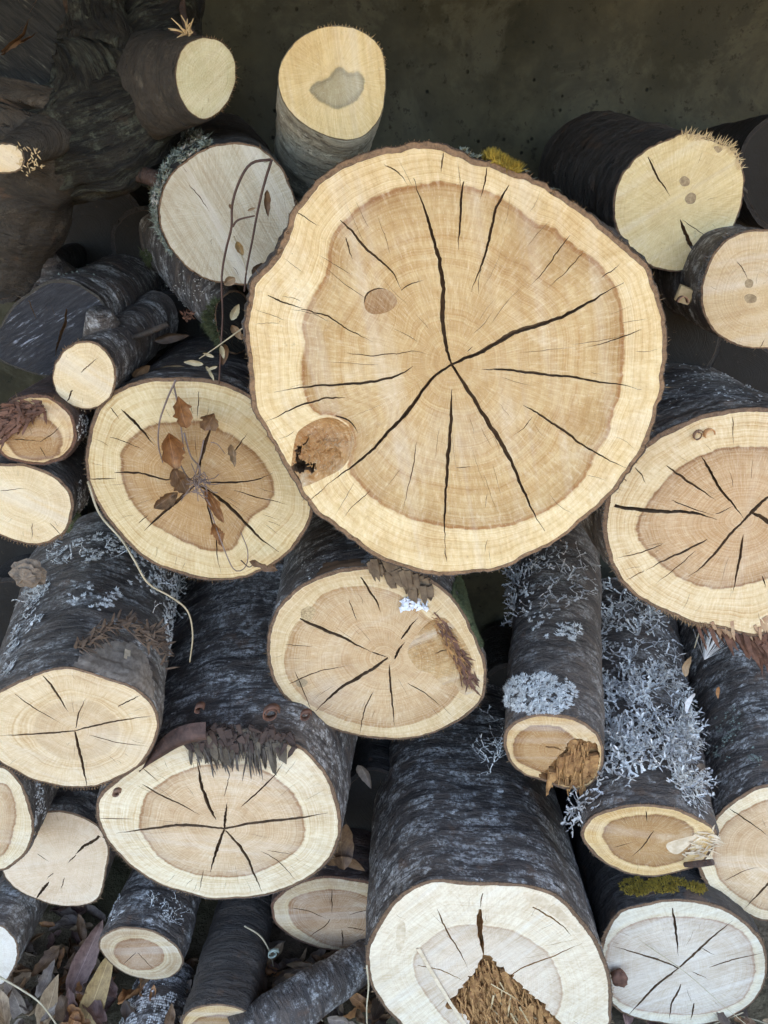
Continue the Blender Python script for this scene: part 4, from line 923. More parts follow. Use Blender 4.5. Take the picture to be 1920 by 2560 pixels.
lo4 = make_log('dark log at the bottom edge whose face is just cut off below', .83,
 [(392,2212),(400,2190),(419,2176),(459,2168),(500,2172),(529,2183),(547,2205),(540,2240),(500,2262),(450,2264),(405,2245)],
 t=5, pith=(470,2225), heart=[(416,2212),(440,2197),(480,2192),(518,2203),(526,2225),(480,2248),(430,2240)],
 wood=W_DARKO, bark=B_BROWN, length=.45, bx=20, hair=4, seed=15, fuzz=60, fz=(0,360))
lo5 = make_log('log with a bare pale face cut off by the lower left edge', .93,
 [(0,2000),(18,2012),(35,2034),(41,2059),(34,2092),(18,2117),(0,2129),(-50,2125),(-85,2060),(-50,2003)],
 t=4, pith=(-20,2060), wood=wood_mat('pinkish_bare_wood',(.80,.70,.58),(.7,.5,.3),LINE,21,100,.3,.2,.1), bark=B_GREY, length=.5, bx=20, hair=0, seed=16, fuzz=60, fz=(0,360), bs=1.1)
lo6 = make_log('orange rimmed log at the left edge below the log with the bare grey patch', .90,
 [(0,1655),(40,1688),(64,1735),(73,1790),(60,1840),(30,1870),(0,1882),(-60,1862),(-100,1770),(-60,1675)],
 t=6, pith=(-15,1770), heart=[(0,1692),(22,1708),(34,1745),(30,1790),(14,1838),(-10,1850),(-50,1830),(-70,1770),(-40,1700)],
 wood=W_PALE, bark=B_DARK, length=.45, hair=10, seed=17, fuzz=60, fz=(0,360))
lichen(lo6,'leafy',[(82,1760,14,70,120)],LICH,'lichen',.007)

le1 = make_log('plain cream log at the left edge without any dark heart', .93,
 [(-30,1012),(20,1003),(70,1005),(120,1028),(152,1060),(159,1100),(146,1145),(110,1172),(70,1179),(20,1166),(-30,1140),(-60,1080)],
 t=6, pith=(50,1085), cracks=[(1.6,[(0,1060),(58,1055)],.2),(1.8,[(70,1130),(69,1165)],.3),(1.8,[(108,1130),(136,1160)],.3)],
 wood=W_PLAIN, bark=B_BLUE, length=.5, bx=-40, hair=6, seed=18, fuzz=260, fz=(190,340), bs=.9)
lichen(le1,'leafy',[(178,1075,12,50,60)],LICH,'lichen',.006)
lichen(le1,'moss',[(165,1140,22,30,200)],MOSSG,'moss',.006,.0014)
le2 = make_log('small reddish log at the left edge with rotten bark over its upper left', .91,
 [(0,900),(20,866),(60,850),(110,855),(148,885),(166,925),(161,965),(132,995),(90,1006),(40,1000),(0,982),(-20,940)],
 t=7, pith=(85,965), heart=[(14,950),(40,925),(66,905),(100,905),(128,930),(133,960),(120,985),(80,994),(40,985)],
 cracks=[(1.8,[(26,948),(60,950),(90,955)],.3),(2,[(86,955),(112,938),(132,918)],.3),(2,[(85,965),(100,990)],.3)],
 wood=W_DARKO, bark=B_RED, length=.5, bx=-20, hair=5, seed=19, fuzz=60, fz=(0,360))
shards(le2,[(4,905),(40,866),(95,868),(108,885),(70,905),(20,945)],200,70,34,16,SHARDR,'rotten_bark',35,.5,(0,.012),14)
lichen(le2,'leafy',[(175,935,16,50,80)],LICH,'lichen',.007)
le3 = make_log('small round fresh cut log leaning up to the right with a twig on its side', .92,
 [(115,805),(130,767),(165,742),(200,740),(232,762),(250,800),(246,850),(216,880),(180,886),(143,870),(120,842)],
 t=4, pith=(185,815), cracks=[(2.2,[(175,805),(195,788),(213,772)],.3),(4,[(157,843),(150,858),(142,868)],.5)],
 wood=W_PLAIN, bark=B_BLUE, length=.22, bx=35, by=-40, hair=4, seed=20, fuzz=80, fz=(0,360), bs=1.0, yaw=-12)
st = MB(); tube(st,[at(235,745,1.0),at(222,705,.985),at(214,676,.975)],[.036,.024,.016],14,.004,3); st.build('branch_stub',B_BLUE,le3.root,le3.M.inverted(),True)
st = MB(); tube(st,smooth_path([at(265,735,.99),at(310,722,.97),at(335,712,.96),at(362,700,.95)],10),[.0035]*10,7,.0006,4); st.build('twig',B_BROWN,le3.root,le3.M.inverted(),True)
shards(le3,[(355,690),(372,690),(372,708),(355,708)],20,14,14,4,SHARDR,'twig_tip',60,.5,(-.06,-.04),3)

# upper row
ur = make_log('dark barked log at the upper right with ragged yellow wood fibres round its face', 1.0,
 [(1400,320),(1470,289),(1530,298),(1582,320),(1603,370),(1603,430),(1582,500),(1550,552),(1490,586),(1420,581),(1368,550),(1333,502),(1320,450),(1333,390),(1365,345)],
 t=4, pith=(1462,452), cracks=[(4.5,[(1400,339),(1409,360),(1420,380),(1448,424)],.3),(9,[(1470,474),(1480,500),(1494,530),(1510,555),(1528,583)],.1),(1.6,[(1475,475),(1540,520)],.2)],
 spots=[([(1468,390),(1478,380),(1490,388),(1488,400),(1475,402)],'dark_knot',W_SPOT),([(1480,428),(1492,416),(1504,422),(1500,438),(1486,440)],'dark_knot',W_SPOT),([(1541,318),(1552,316),(1560,323),(1550,330)],'dark_knot',W_SPOT)],
 wood=W_UR, bark=B_BROWN, length=.36, bx=-20, by=-50, hair=8, seed=21, bs=1.12, amp=1.8, yaw=8)
shards(ur,[(1470,292),(1530,296),(1580,320),(1600,370),(1590,370),(1570,330),(1530,308),(1475,302)],45,90,20,4,PALEFUZZ,'splinters',30,.3,(-.002,.002),15)
shards(ur,[(1590,370),(1606,400),(1604,440),(1570,530),(1560,520),(1592,430)],-100,60,26,14,SHARDG,'torn_bark',25,.3,(-.012,-.002),16)
post = make_log('striped yellow log standing high at the top with a grey fan shaped stain', .98,
 [(601,150),(622,108),(660,74),(710,56),(760,56),(802,79),(827,110),(834,160),(832,210),(820,257),(790,290),(745,303),(700,291),(650,262),(616,226),(602,190)],
 t=2, pith=(722,165), heart=[(732,148),(752,159),(774,157),(786,175),(781,197),(763,219),(737,233),(708,228),(682,211),(670,197),(682,180),(708,168)],
 wood=W_POST, bark=B_SMOOTH, length=.42, bx=-100, by=290, hair=0, seed=22, bs=.98, fuzz=70, fz=(15,110), fzmat=PALEFUZZ, amp=.6)
tl = make_log('greyish log at the upper left under a fringe of pale green lichen', .97,
 [(372,372),(420,333),(470,313),(525,310),(575,328),(612,368),(637,420),(645,475),(635,530),(600,588),(550,614),(500,617),(440,601),(390,562),(355,512),(341,460),(350,410)],
 t=4, pith=(463,467), cracks=[(2,[(408,399),(430,425),(452,457)],.2)], wood=W_GREY, bark=B_BLACK, length=.45, bx=-135, by=-45, hair=6, seed=23, bs=1.3, fuzz=60, fz=(0,360))
lichen(tl,'leafy',[(330,420,50,130,900),(345,520,30,60,160),(390,320,70,40,400)],LICHG,'lichen',.020,.002,-.8)
lichen(tl,'leafy',[(330,430,50,130,700),(390,320,60,40,240)],LICH,'pale_lichen',.014,.002,-.8)
rt = make_log('tan log at the right edge with two small grey knots one above the other', .94,
 [(1513,635),(1520,590),(1540,545),(1570,515),(1610,498),(1660,494),(1715,515),(1760,570),(1765,650),(1735,715),(1690,748),(1640,757),(1580,742),(1537,712),(1516,672)],
 t=4, pith=(1620,650), cracks=[(1.8,[(1592,563),(1608,590),(1616,605)],.2),(1.6,[(1640,750),(1652,730)],.3)],
 spots=[([(1608,608),(1617,602),(1626,608),(1622,620),(1610,620)],'grey_knot',W_SPOT),([(1606,640),(1618,634),(1632,640),(1630,652),(1612,653)],'grey_knot',W_SPOT)],
 wood=W_RT, bark=B_GREY, length=.5, hair=6, seed=24, fuzz=60, fz=(0,360))
shards(rt,[(1514,640),(1530,560),(1575,505),(1590,510),(1540,565),(1522,640)],120,40,14,6,SHARDG,'rough_bark',60,.4,(-.006,-.001),17)
dk = make_log('old log with a blackened cracked face lying at the left above the small logs', 1.02,
 [(0,700),(36,650),(91,615),(146,610),(197,632),(222,662),(232,710),(215,765),(170,802),(109,812),(55,800),(0,782),(-25,740)],
 t=5, pith=(135,720), cracks=[(7,[(143,668),(141,700),(130,730),(122,768)],.4),(2.4,[(60,650),(80,690)],.3)], wood=W_GREYOLD, bark=B_DIM, length=.4, bx=10, by=-20, hair=14, seed=25, bs=1.0, yaw=-10, pitch=6, dome=.005)
st = MB(); tube(st,[at(100,610,1.08),at(84,560,1.07),at(78,525,1.06)],[.05,.026,.018],14,.004,5); st.build('branch_stub',B_DARK,dk.root,dk.M.inverted(),True)
lichen(dk,'leafy',[(150,600,60,40,30)],LICHG,'lichen',.008)
ms = make_log('thin mossy log slanting down to the right under the lichen fringed log', 1.02,
 [(470,655),(500,628),(530,640),(545,690),(540,745),(515,765),(485,750),(468,705)],
 t=4, pith=(508,700), wood=W_OLD, bark=B_BLUE, length=.22, bx=-215, by=-120, hair=6, seed=26, bs=1.15, yaw=50)
lichen(ms,'moss',[(225,545,40,50,240),(470,700,30,50,260),(290,560,40,30,60)],MOSSG,'moss',.010,.0014)
lichen(ms,'leafy',[(380,620,60,50,50),(430,610,50,40,30)],LICH,'lichen',.005)
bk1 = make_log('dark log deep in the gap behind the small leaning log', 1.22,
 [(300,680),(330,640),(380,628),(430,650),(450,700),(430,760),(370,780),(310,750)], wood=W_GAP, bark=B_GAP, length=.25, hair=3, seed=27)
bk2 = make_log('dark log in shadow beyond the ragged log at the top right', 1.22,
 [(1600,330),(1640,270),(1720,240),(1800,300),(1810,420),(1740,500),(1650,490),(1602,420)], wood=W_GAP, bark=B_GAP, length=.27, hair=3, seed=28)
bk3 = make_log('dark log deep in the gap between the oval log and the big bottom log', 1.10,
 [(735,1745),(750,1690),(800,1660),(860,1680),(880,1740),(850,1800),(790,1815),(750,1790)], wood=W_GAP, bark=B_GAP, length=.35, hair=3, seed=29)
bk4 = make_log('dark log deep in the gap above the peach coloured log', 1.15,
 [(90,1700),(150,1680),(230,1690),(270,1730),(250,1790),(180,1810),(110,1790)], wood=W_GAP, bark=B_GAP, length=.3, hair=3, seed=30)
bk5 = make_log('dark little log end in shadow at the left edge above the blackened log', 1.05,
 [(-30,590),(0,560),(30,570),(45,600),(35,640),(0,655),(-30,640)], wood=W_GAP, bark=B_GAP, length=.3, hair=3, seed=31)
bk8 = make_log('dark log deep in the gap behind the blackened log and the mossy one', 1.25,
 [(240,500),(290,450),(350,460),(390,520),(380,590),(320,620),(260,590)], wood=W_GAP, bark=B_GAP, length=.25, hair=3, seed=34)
bk9 = make_log('shade-dark log beneath the top right logs beside the largest one', 1.12,
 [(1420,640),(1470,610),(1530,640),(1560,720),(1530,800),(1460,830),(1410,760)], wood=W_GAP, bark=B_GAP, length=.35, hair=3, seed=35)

# forked trunk, upper left
tr = make_log('gnarled forked trunk at the upper left with a blackened face and a pale sawn arm', 1.02,
 [(-60,30),(-20,-40),(60,-60),(125,-30),(150,30),(152,90),(140,150),(110,200),(60,222),(0,226),(-60,190),(-80,110)],
 name='forked_trunk', cat='tree trunk', t=12, pith=(-5,118), cracks=[(8,[(0,112),(20,95),(45,75),(62,40)],.5),(6,[(0,118),(40,90),(80,70)],.4)], wood=W_OLD, bark=B_TRUNK, length=.3, bx=40, by=0, hair=26, seed=40, flare=.55, bs=.95, axial=True, amp=2.2, dome=.006, group=None, parts=('weathered_face','weathered_heart'))
arm = make_log('', .97, [(388,125),(402,98),(432,84),(465,86),(492,106),(508,140),(506,190),(484,235),(445,259),(412,242),(390,205),(381,160)],
 t=2, pith=(450,170), wood=W_UL, bark=B_TAN, length=.12, bx=-240, by=10, hair=3, seed=41, root=tr.root, bs=1.75, yaw=28, fuzz=120, fz=(-90,90), fzmat=FUZZ, parts=('arm_face','arm_heart'), flare=.1)
stb = make_log('', .93, [(-25,330),(0,308),(35,314),(53,340),(42,370),(0,377),(-22,358)],
 t=3, pith=(18,345), wood=W_PLAIN, bark=B_TAN, length=.12, bx=70, by=-90, hair=2, seed=42, root=tr.root, bs=2.1, yaw=-5, parts=('stub_face','stub_heart'))
shards(stb,[(35,310),(75,320),(90,360),(60,385),(35,370)],-20,22,13,7,PALEFUZZ,'splinters',80,.5,(-.01,.004),18)
mb = MB(); tube(mb,smooth_path([at(80,225,1.06),at(75,300,1.05),at(45,400,1.05),at(35,480,1.05),at(10,600,1.06)],60),list(np.linspace(.088,.046,60)),72,.012,6,.003)
mb.build('lower_limb',B_TAN,tr.root,tr.M.inverted(),True)
mb = MB(); tube(mb,smooth_path([at(20,275,1.02),at(130,270,1.02),at(195,205,1.03),at(215,110,1.04),at(205,0,1.06),at(170,-90,1.08)],110),[.018+.024*math.sin(math.pi*i/109)**.7 for i in range(110)],80,.012,7,.009)
mb.build('bark_fold',B_TRUNK,tr.root,tr.M.inverted(),True)
mb = MB(); tube(mb,smooth_path([at(60,330,1.08),at(160,300,1.05),at(270,235,1.06),at(330,120,1.10),at(340,10,1.15)],110),[.07-.012*abs(i-40)/70 for i in range(110)],80,.014,8,.008)
mb.build('fork_limb',B_TRUNK,tr.root,tr.M.inverted(),True)
# ================================================================== ADDED FILLER LOGS, NEAR-BLACK TO STAND IN FOR GAP SHADE
W_GAP = wood_mat('painted_shade_gap_wood', (.022,.019,.016),(.02,.02,.02),(.02,.02,.02),40,30,.6,.2,.3,0,0,.01,.01)  # gap shade put into the wood colour again for the fillers
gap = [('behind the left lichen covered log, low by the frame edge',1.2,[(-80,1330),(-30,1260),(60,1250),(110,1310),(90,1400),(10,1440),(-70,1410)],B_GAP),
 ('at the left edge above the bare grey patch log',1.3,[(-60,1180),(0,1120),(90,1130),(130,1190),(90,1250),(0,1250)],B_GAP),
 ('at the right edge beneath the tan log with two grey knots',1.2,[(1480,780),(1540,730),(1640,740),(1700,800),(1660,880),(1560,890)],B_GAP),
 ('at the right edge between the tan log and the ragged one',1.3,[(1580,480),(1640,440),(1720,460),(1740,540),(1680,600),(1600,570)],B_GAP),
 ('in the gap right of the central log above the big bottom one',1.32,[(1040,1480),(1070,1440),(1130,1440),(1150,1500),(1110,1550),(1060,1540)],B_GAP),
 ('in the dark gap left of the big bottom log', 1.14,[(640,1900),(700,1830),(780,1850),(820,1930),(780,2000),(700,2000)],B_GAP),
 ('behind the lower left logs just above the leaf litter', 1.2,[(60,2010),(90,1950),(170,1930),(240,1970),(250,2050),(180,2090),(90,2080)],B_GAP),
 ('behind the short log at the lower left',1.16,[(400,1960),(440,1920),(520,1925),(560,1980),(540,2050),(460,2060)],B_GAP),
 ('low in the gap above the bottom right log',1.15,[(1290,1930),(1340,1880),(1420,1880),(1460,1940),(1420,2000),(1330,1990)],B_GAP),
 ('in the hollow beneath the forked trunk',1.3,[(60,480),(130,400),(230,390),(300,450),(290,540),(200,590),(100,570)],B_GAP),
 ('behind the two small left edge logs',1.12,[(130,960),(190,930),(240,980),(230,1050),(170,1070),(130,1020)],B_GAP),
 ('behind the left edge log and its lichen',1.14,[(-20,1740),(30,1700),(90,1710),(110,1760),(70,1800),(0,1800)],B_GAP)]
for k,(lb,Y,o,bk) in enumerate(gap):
    make_log('added shade-dark log '+lb, Y, o, wood=W_GAP, bark=bk, length=1.48-Y, hair=2, seed=60+k)
# lichen covered log lying under the short log, and a slanting one on the ground
ly = make_log('lichen crusted log lying under the short lower left log', .76, [(205,2380),(225,2345),(290,2325),(355,2345),(375,2380),(355,2415),(290,2435),(225,2415)], wood=W_OLD, bark=B_BLUE, length=.22, hair=0, seed=75)
lichen(ly,'leafy',[(310,2150,70,34,200),(270,2190,100,40,300),(360,2190,50,40,120)],LICH,'lichen',.008)
mb = MB(); tube(mb,smooth_path([at(520,2260,.80),at(640,2170,.86),at(740,2105,.92),at(830,2050,.98)],70),list(np.linspace(.05,.036,70)),48,.006,9,.0015)
sl_ = thing('fallen_branch','dark bare branch slanting up to the right on the ground in front','branch',Matrix.Translation(at(640,2170,1.0)))
mb.build('bark',B_BLUE,sl_,sl_.matrix_world.inverted(),True)
tw = MB(); tube(tw,smooth_path([at(190,352,1.06),at(240,368,1.05),at(300,375,1.04),at(350,392,1.03)],14),[.011,.012]+[.0105]*12,10,.001,11)
tr_ = thing('broken_stick','short reddish broken stick poking out below the forked trunk','stick',Matrix.Translation(at(240,368,1.05)))
tw.build('bark',B_RED,tr_,tr_.matrix_world.inverted(),True)
tw = MB(); tube(tw,smooth_path([at(300,100,1.1),at(350,88,1.05),at(400,80,1.0),at(410,78,.99)],14),[.009]*14,10,.001,12)
tube(tw,smooth_path([at(392,-20,1.1),at(396,30,1.06),at(408,72,.99)],14),[.004]*14,8,.0006,12)
t2 = thing('broken_stick','thin stick with a frayed yellow tip above the sawn arm of the trunk','stick',Matrix.Translation(at(400,80,1.0)))
tw.build('bark',B_RED,t2,t2.matrix_world.inverted(),True)
fr = MB(); rg = random.Random(9)
for k in range(26):
    p = at(rg.uniform(398,418),rg.uniform(70,90),.985); e = p+Vector((rg.gauss(0,.007),-.008,rg.gauss(.003,.008)))
    tube(fr,[p,(p+e)/2+Vector((0,-.002,.001)),e],[.0012,.001,.0004],4)
fr.build('frayed_tip',PALEFUZZ,t2,t2.matrix_world.inverted())

# ================================================================== VINES, LEAVES, STRAWS
STEM = plain_mat('dry_stem', (.13,.075,.055), (.08,.05,.04), 80, .3, .0005)
PURP = plain_mat('pinkish_dry_stem', (.27,.20,.165), (.17,.12,.095), 80, .3, .0005)
STRAW = plain_mat('pale_straw', (.50,.42,.28), (.36,.29,.18), 80, .3, .0005, .6)
v1 = thing('dried_vine','dried vine hanging in a loop across the greyish upper left log','vine',Matrix.Translation(at(540,500,.93)))
def stem(par, pts, r, mat, nm='stem'):
    m_ = MB(); P = smooth_path([at(*p) for p in pts], max(12,len(pts)*5)); n_ = len(P)
    tube(m_, P, [r*(1-.35*i/n_) for i in range(n_)], 7); return m_.build(nm, mat, par, par.matrix_world.inverted() if par else None, True)
stem(v1,[(585,345,.93),(545,352,.925),(520,385,.92),(502,440,.92),(500,490,.92),(488,540,.915),(479,600,.91),(481,680,.90),(478,740,.89),(473,830,.885)],.0016,STEM)
stem(v1,[(587,345,.93),(570,400,.922),(556,460,.92),(545,520,.915),(533,580,.91),(528,630,.90)],.0016,STEM)
stem(v1,[(502,490,.92),(515,475,.92),(550,466,.92)],.0013,STEM)
stem(v1,[(505,510,.918),(525,560,.915),(533,590,.912)],.0008,STRAW)
for (x,y,L,W_,rot,cl,ty) in ((574,408,56,20,-88,'brown',30),(512,520,32,22,-70,'ochre',0),(508,598,30,26,-150,'tan',10),(548,590,62,34,25,'dark',-20),(497,440,10,8,-90,'brown',0),(535,455,20,8,20,'tan',0),(560,690,40,30,-120,'brown',30),(500,700,40,24,-60,'tan',10),(485,740,50,26,-100,'brown',20),(520,720,36,22,-30,'tan',0)):
    put_leaf(x,y,.915 if y<650 else .90,L,W_,rot,10,ty,cl,parent=v1,name='leaf',seed=int(x),curl=.7,crumple=.22)
v2 = thing('dried_sprig','pale dried sprig with small pointed leaves beside the largest log','sprig',Matrix.Translation(at(440,760,.88)))
stem(v2,[(530,705,.88),(495,730,.88),(460,755,.88),(430,775,.88)],.001,STRAW)
for (x,y,L,W_,rot) in ((470,790,26,9,-160),(478,745,30,14,-85),(500,690,40,22,60),(440,785,42,16,172),(445,790,22,9,-60),(463,770,26,10,160),(452,800,24,9,-70)):
    put_leaf(x,y,.875,L,W_,rot,5,5,'pale',parent=v2,name='leaf',seed=int(x*2),curl=.6,crumple=.1)
v3 = thing('dried_plant','dried plant with curled brown leaves and thin stems hanging before the log with cracked heart','plant',Matrix.Translation(at(420,1000,.90)))
for pts,r,m_ in (([(380,820,.905),(362,860,.895),(345,910,.89),(342,960,.89),(352,1000,.888)],.0013,PURP),([(375,830,.905),(385,880,.895),(392,930,.89),(398,980,.888)],.0012,PURP),
  ([(398,935,.89),(412,985,.885),(430,1010,.885),(428,1050,.885)],.0012,PURP),([(440,950,.89),(432,990,.885),(420,1030,.885)],.0010,PURP),
  ([(390,1005,.89),(405,1030,.885),(425,1045,.885)],.0010,PURP),([(440,1060,.89),(460,1120,.888),(478,1170,.888),(505,1230,.885),(530,1225,.885),(535,1190,.888),(520,1150,.89)],.0010,PURP),
  ([(430,1050,.888),(448,1080,.886),(470,1120,.888)],.0011,PURP),([(520,1210,.888),(538,1225,.884),(550,1215,.884)],.0009,STEM),([(455,955,.89),(470,960,.888),(486,980,.888)],.0006,PURP)): stem(v3,pts,r,m_)
for (x,y,L,W_,rot,cl,ty,tx,cu) in ((382,850,78,58,-82,'orange',25,10,.8),(468,885,58,56,-125,'brown',-10,20,.7),(362,925,98,66,-86,'orange',20,10,.8),(385,1062,62,48,-150,'brown',10,-10,.9),(372,1005,72,58,-70,'brown',20,5,.9),(440,1050,90,38,-68,'orange',20,10,.9),(462,1120,74,32,-82,'orange',0,20,.8),(498,955,56,22,-85,'tan',0,10,.8),(540,1205,66,26,-25,'brown',0,10,.9)):
    put_leaf(x,y,.888,L,W_,rot,tx,ty,cl,parent=v3,name='leaf',seed=int(x+y),curl=cu*1.3,bend=.4,crumple=.42,ragged=.25)
rt_ = MB(); rg = random.Random(4)
for k in range(34):
    p = at(430+rg.gauss(0,6),1040+rg.gauss(0,8),.888); q = p+Vector((rg.gauss(0,.012),rg.uniform(-.012,0),rg.gauss(0,.014))); m_ = (p+q)/2+Vector((rg.gauss(0,.006),-.004,rg.gauss(0,.006)))
    tube(rt_,smooth_path([p,m_,q],5),[.0006]*5,4)
rt_.build('roots',PURP,v3,v3.matrix_world.inverted())
def straw(pts, r, label, nm='dry_grass', cat='grass', mat=STRAW):
    P0 = at(*pts[len(pts)//2]); t_ = thing(nm,label,cat,Matrix.Translation(P0)); stem(t_,pts,r,mat,'stem'); return t_
straw([(190,1040,.90),(215,1110,.88),(262,1165,.86),(290,1210,.83),(320,1260,.83),(370,1290,.84),(405,1320,.85),(416,1370,.86),(410,1430,.88)],.0015,'long pale straw curving over the bark of the left lichen covered log','straw','straw')
straw([(792,2085,.79),(796,2130,.78),(792,2180,.77),(794,2240,.76)],.0015,'upright pale grass stem in front of the big bottom log')
straw([(-10,2105,.8),(50,2140,.79),(90,2170,.78),(130,2225,.77)],.0017,'pale grass stem slanting across the lower left corner')
straw([(440,2120,.9),(425,2150,.88),(415,2190,.86),(424,2240,.85)],.0014,'thin grass stem beside the lowest dark log')
straw([(528,2000,.96),(560,2020,.95),(580,2050,.95),(592,2090,.96)],.0016,'curled pale strand between the wide oval log and the half hidden log')
straw([(1395,2040,.855),(1480,2100,.85),(1560,2170,.84),(1620,2220,.83)],.0009,'hair thin straw lying across the bottom right log')
straw([(1325,1990,.9),(1345,1940,.9),(1352,1915,.91)],.0012,'thin straw standing in the gap left of the bottom right log')
straw([(1530,1260,1.0),(1520,1330,.99),(1500,1400,.97)],.0010,'thin straw behind the torn bark at the right')
# small loose things
put_leaf(1494,1490,.9,66,26,-88,10,20,'white','thick white bark flake standing between the lichen covered log and the dark log','bark_flake',seed=3,curl=.4,crumple=.1)
put_leaf(1476,1455,.94,64,22,95,10,10,'tan','narrow tan leaf wedged above the white bark flake',seed=4,curl=.4)
put_leaf(1505,1640,.92,60,24,-60,10,10,'grey','small grey leaf hanging beside the pale right edge log',seed=5,curl=.5)
put_leaf(770,1640,1.05,90,30,-70,5,10,'grey','long grey leaf curled in the dark gap under the central log',seed=6,curl=.6)
put_leaf(735,1870,.97,110,62,80,-10,35,'brown','large brown veined leaf standing beside the big bottom log',seed=7,curl=.4,crumple=.06)
put_leaf(690,1840,.96,130,50,-40,15,10,'brown','broad brown leaf leaning behind the wide oval log',seed=8,curl=.4,crumple=.06)
put_leaf(330,795,.98,90,30,8,30,0,'tan','curled tan leaf above the log with the dried plant',seed=9,curl=.7)
put_leaf(290,810,.97,60,30,40,30,0,'brown','small brown leaf tucked above the log with the dried plant',seed=10,curl=.7)
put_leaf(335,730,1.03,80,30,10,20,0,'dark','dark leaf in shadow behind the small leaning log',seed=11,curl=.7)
put_leaf(1550,1480,1.0,34,10,-80,0,0,'orange','small orange leaf scrap on the dark log at the right',seed=12,curl=.3)
wc_ = boxmesh('wood_chip',-.010,.010,-.003,.003,-.010,.010,W_PLAIN if False else PALEFUZZ)
bm_ = wc_.data; co_ = np.array([v.co[:] for v in bm_.vertices]); rr_ = np.random.RandomState(3); bm_.vertices.foreach_set('co',(co_+rr_.randn(8,3)*.0015).ravel())
wc_.matrix_world = frame(at(1480,637,.97),-15,10) @ Matrix.Rotation(R(-12),4,'Z') @ Matrix.Rotation(R(90),4,'X').inverted() @ Matrix.Identity(4); tag(wc_,'small square pale wood chip in the dark gap beside the largest log','wood chip')
def curl(x,y,Y,r,turns,wd,mat,label,nm='bark_curl'):
    m_ = MB(); n_ = 22; vs=[]; 
    for i in range(n_):
        a_ = turns*2*math.pi*i/(n_-1); q = r*(1-.5*i/n_); 
        for s_ in (-.5,.5): vs.append((math.cos(a_)*q+s_*wd*.3, s_*wd, math.sin(a_)*q))
    k = len(vs); vs += [(p[0]*.86,p[1],p[2]*.86) for p in vs]
    f = [(2*i,2*i+1,2*i+3,2*i+2) for i in range(n_-1)]+[(k+2*i+2,k+2*i+3,k+2*i+1,k+2*i) for i in range(n_-1)]+[(2*i,2*i+2,k+2*i+2,k+2*i) for i in range(n_-1)]+[(2*i+3,2*i+1,k+2*i+1,k+2*i+3) for i in range(n_-1)]
    m_.add(vs,f); o = m_.build(nm,mat,None,None,True); o.matrix_world = Matrix.Translation(at(x,y,Y))@Matrix.Rotation(R(20),4,'Z'); tag(o,label,'bark curl'); return o
CURLM = plain_mat('curled_bark',(.30,.17,.10),(.16,.09,.06),60,.3,.001)
curl(1470,655,.90,.011,.45,.006,CURLM,'thin curl of bark in the gap beside the wood chip')
curl(1507,940,.88,.008,1.3,.006,CURLM,'tight brown bark curl on top of the right edge log')
curl(1528,938,.88,.010,.6,.010,LEAFM['orange'],'open orange bark curl on top of the right edge log')
curl(252,1712,.86,.007,1.4,.008,CURLM,'rolled bark curl hanging under the left log by the wide oval log')
curl(585,1540,.86,.014,1.5,.010,SHARDR,'dark red bark roll on the right shoulder of the wide oval log')
curl(660,1545,.88,.010,1.3,.008,SHARDR,'small red bark roll right of the larger roll on the oval log')
curl(590,2060,.93,.012,1.2,.006,LICHG,'thin grey bark ring beside the lowest dark log')
curl(430,1530,.85,.008,.8,.012,SHARDR,'little upright bark curl at the top of the wide oval log')
def clump(x,y,Y,r,mat,label,nm,cat,seed=0):
    m_ = MB(); rg = random.Random(seed); n_=12; vs=[]; 
    for j in range(n_+1):
        for i in range(16):
            a_=2*math.pi*i/16; b_=math.pi*j/n_; q=r*(1+.0); vs.append((math.sin(b_)*math.cos(a_)*q,math.sin(b_)*math.sin(a_)*q,math.cos(b_)*q))
    A=np.array(vs); A=A*(1+fbm(A/r*1.9,3,seed)*.45)[:,None]
    m_.add(A.tolist(),[(j*16+i,j*16+(i+1)%16,(j+1)*16+(i+1)%16,(j+1)*16+i) for j in range(n_) for i in range(16)]); o=m_.build(nm,mat,None,None,True); o.matrix_world=Matrix.Translation(at(x,y,Y)); return tag(o,label,cat)
clump(1336,2112,.845,.014,SHARDR,'dark reddish dried bud resting on the rim of the bottom right log','dried_bud','dried bud',5)
# white tuft of lichen on the central log, knot on the left log, seed fluff
wt = MB(); rg = random.Random(11)
for k in range(46):
    p = Vector((*cen.tof((rg.uniform(866,922),rg.uniform(1290,1312))),rg.uniform(.001,.006))); t_=Vector((rg.gauss(0,1),rg.gauss(0,1),.4)).normalized(); b_=Vector((0,0,1)).cross(t_).normalized(); s_=rg.uniform(.003,.008)
    wt.add([p-t_*s_,p+b_*s_*.5+Vector((0,0,s_*.4)),p+t_*s_*1.2,p-b_*s_*.6+Vector((0,0,s_*.5))],[(0,1,2),(0,2,3)])
wt.build('white_tuft',plain_mat('white_tuft',(.85,.85,.86),(.7,.7,.72),200,.3,.001),cen.root)
kn = MB(); 
for j in range(4):
    q = [(50+70*.5*(1),1210)]
rg = random.Random(8); base = at(75,1222,.93)
for j,(rad,h,) in enumerate(((.026,.0),(.022,.008),(.015,.012),(.008,.010))):
    vs=[]; 
    for i in range(24):
        a_=2*math.pi*i/24; q=rad*(1+rg.uniform(-.12,.12)); vs.append(base+Vector((math.cos(a_)*q,-h-.02+rg.uniform(-.003,.003),math.sin(a_)*q*.9)))
    vs.append(base+Vector((0,-h-.026,0))); kn.add(vs,[(i,(i+1)%24,24) for i in range(24)])
    k_=len(kn.v)
    if j<3: pass
kn.build('cut_branch_knot',plain_mat('peeled_knot',(.26,.19,.13),(.11,.085,.065),90,.9,.004),lft.root,lft.M.inverted())
fl = MB(); rg=random.Random(2)
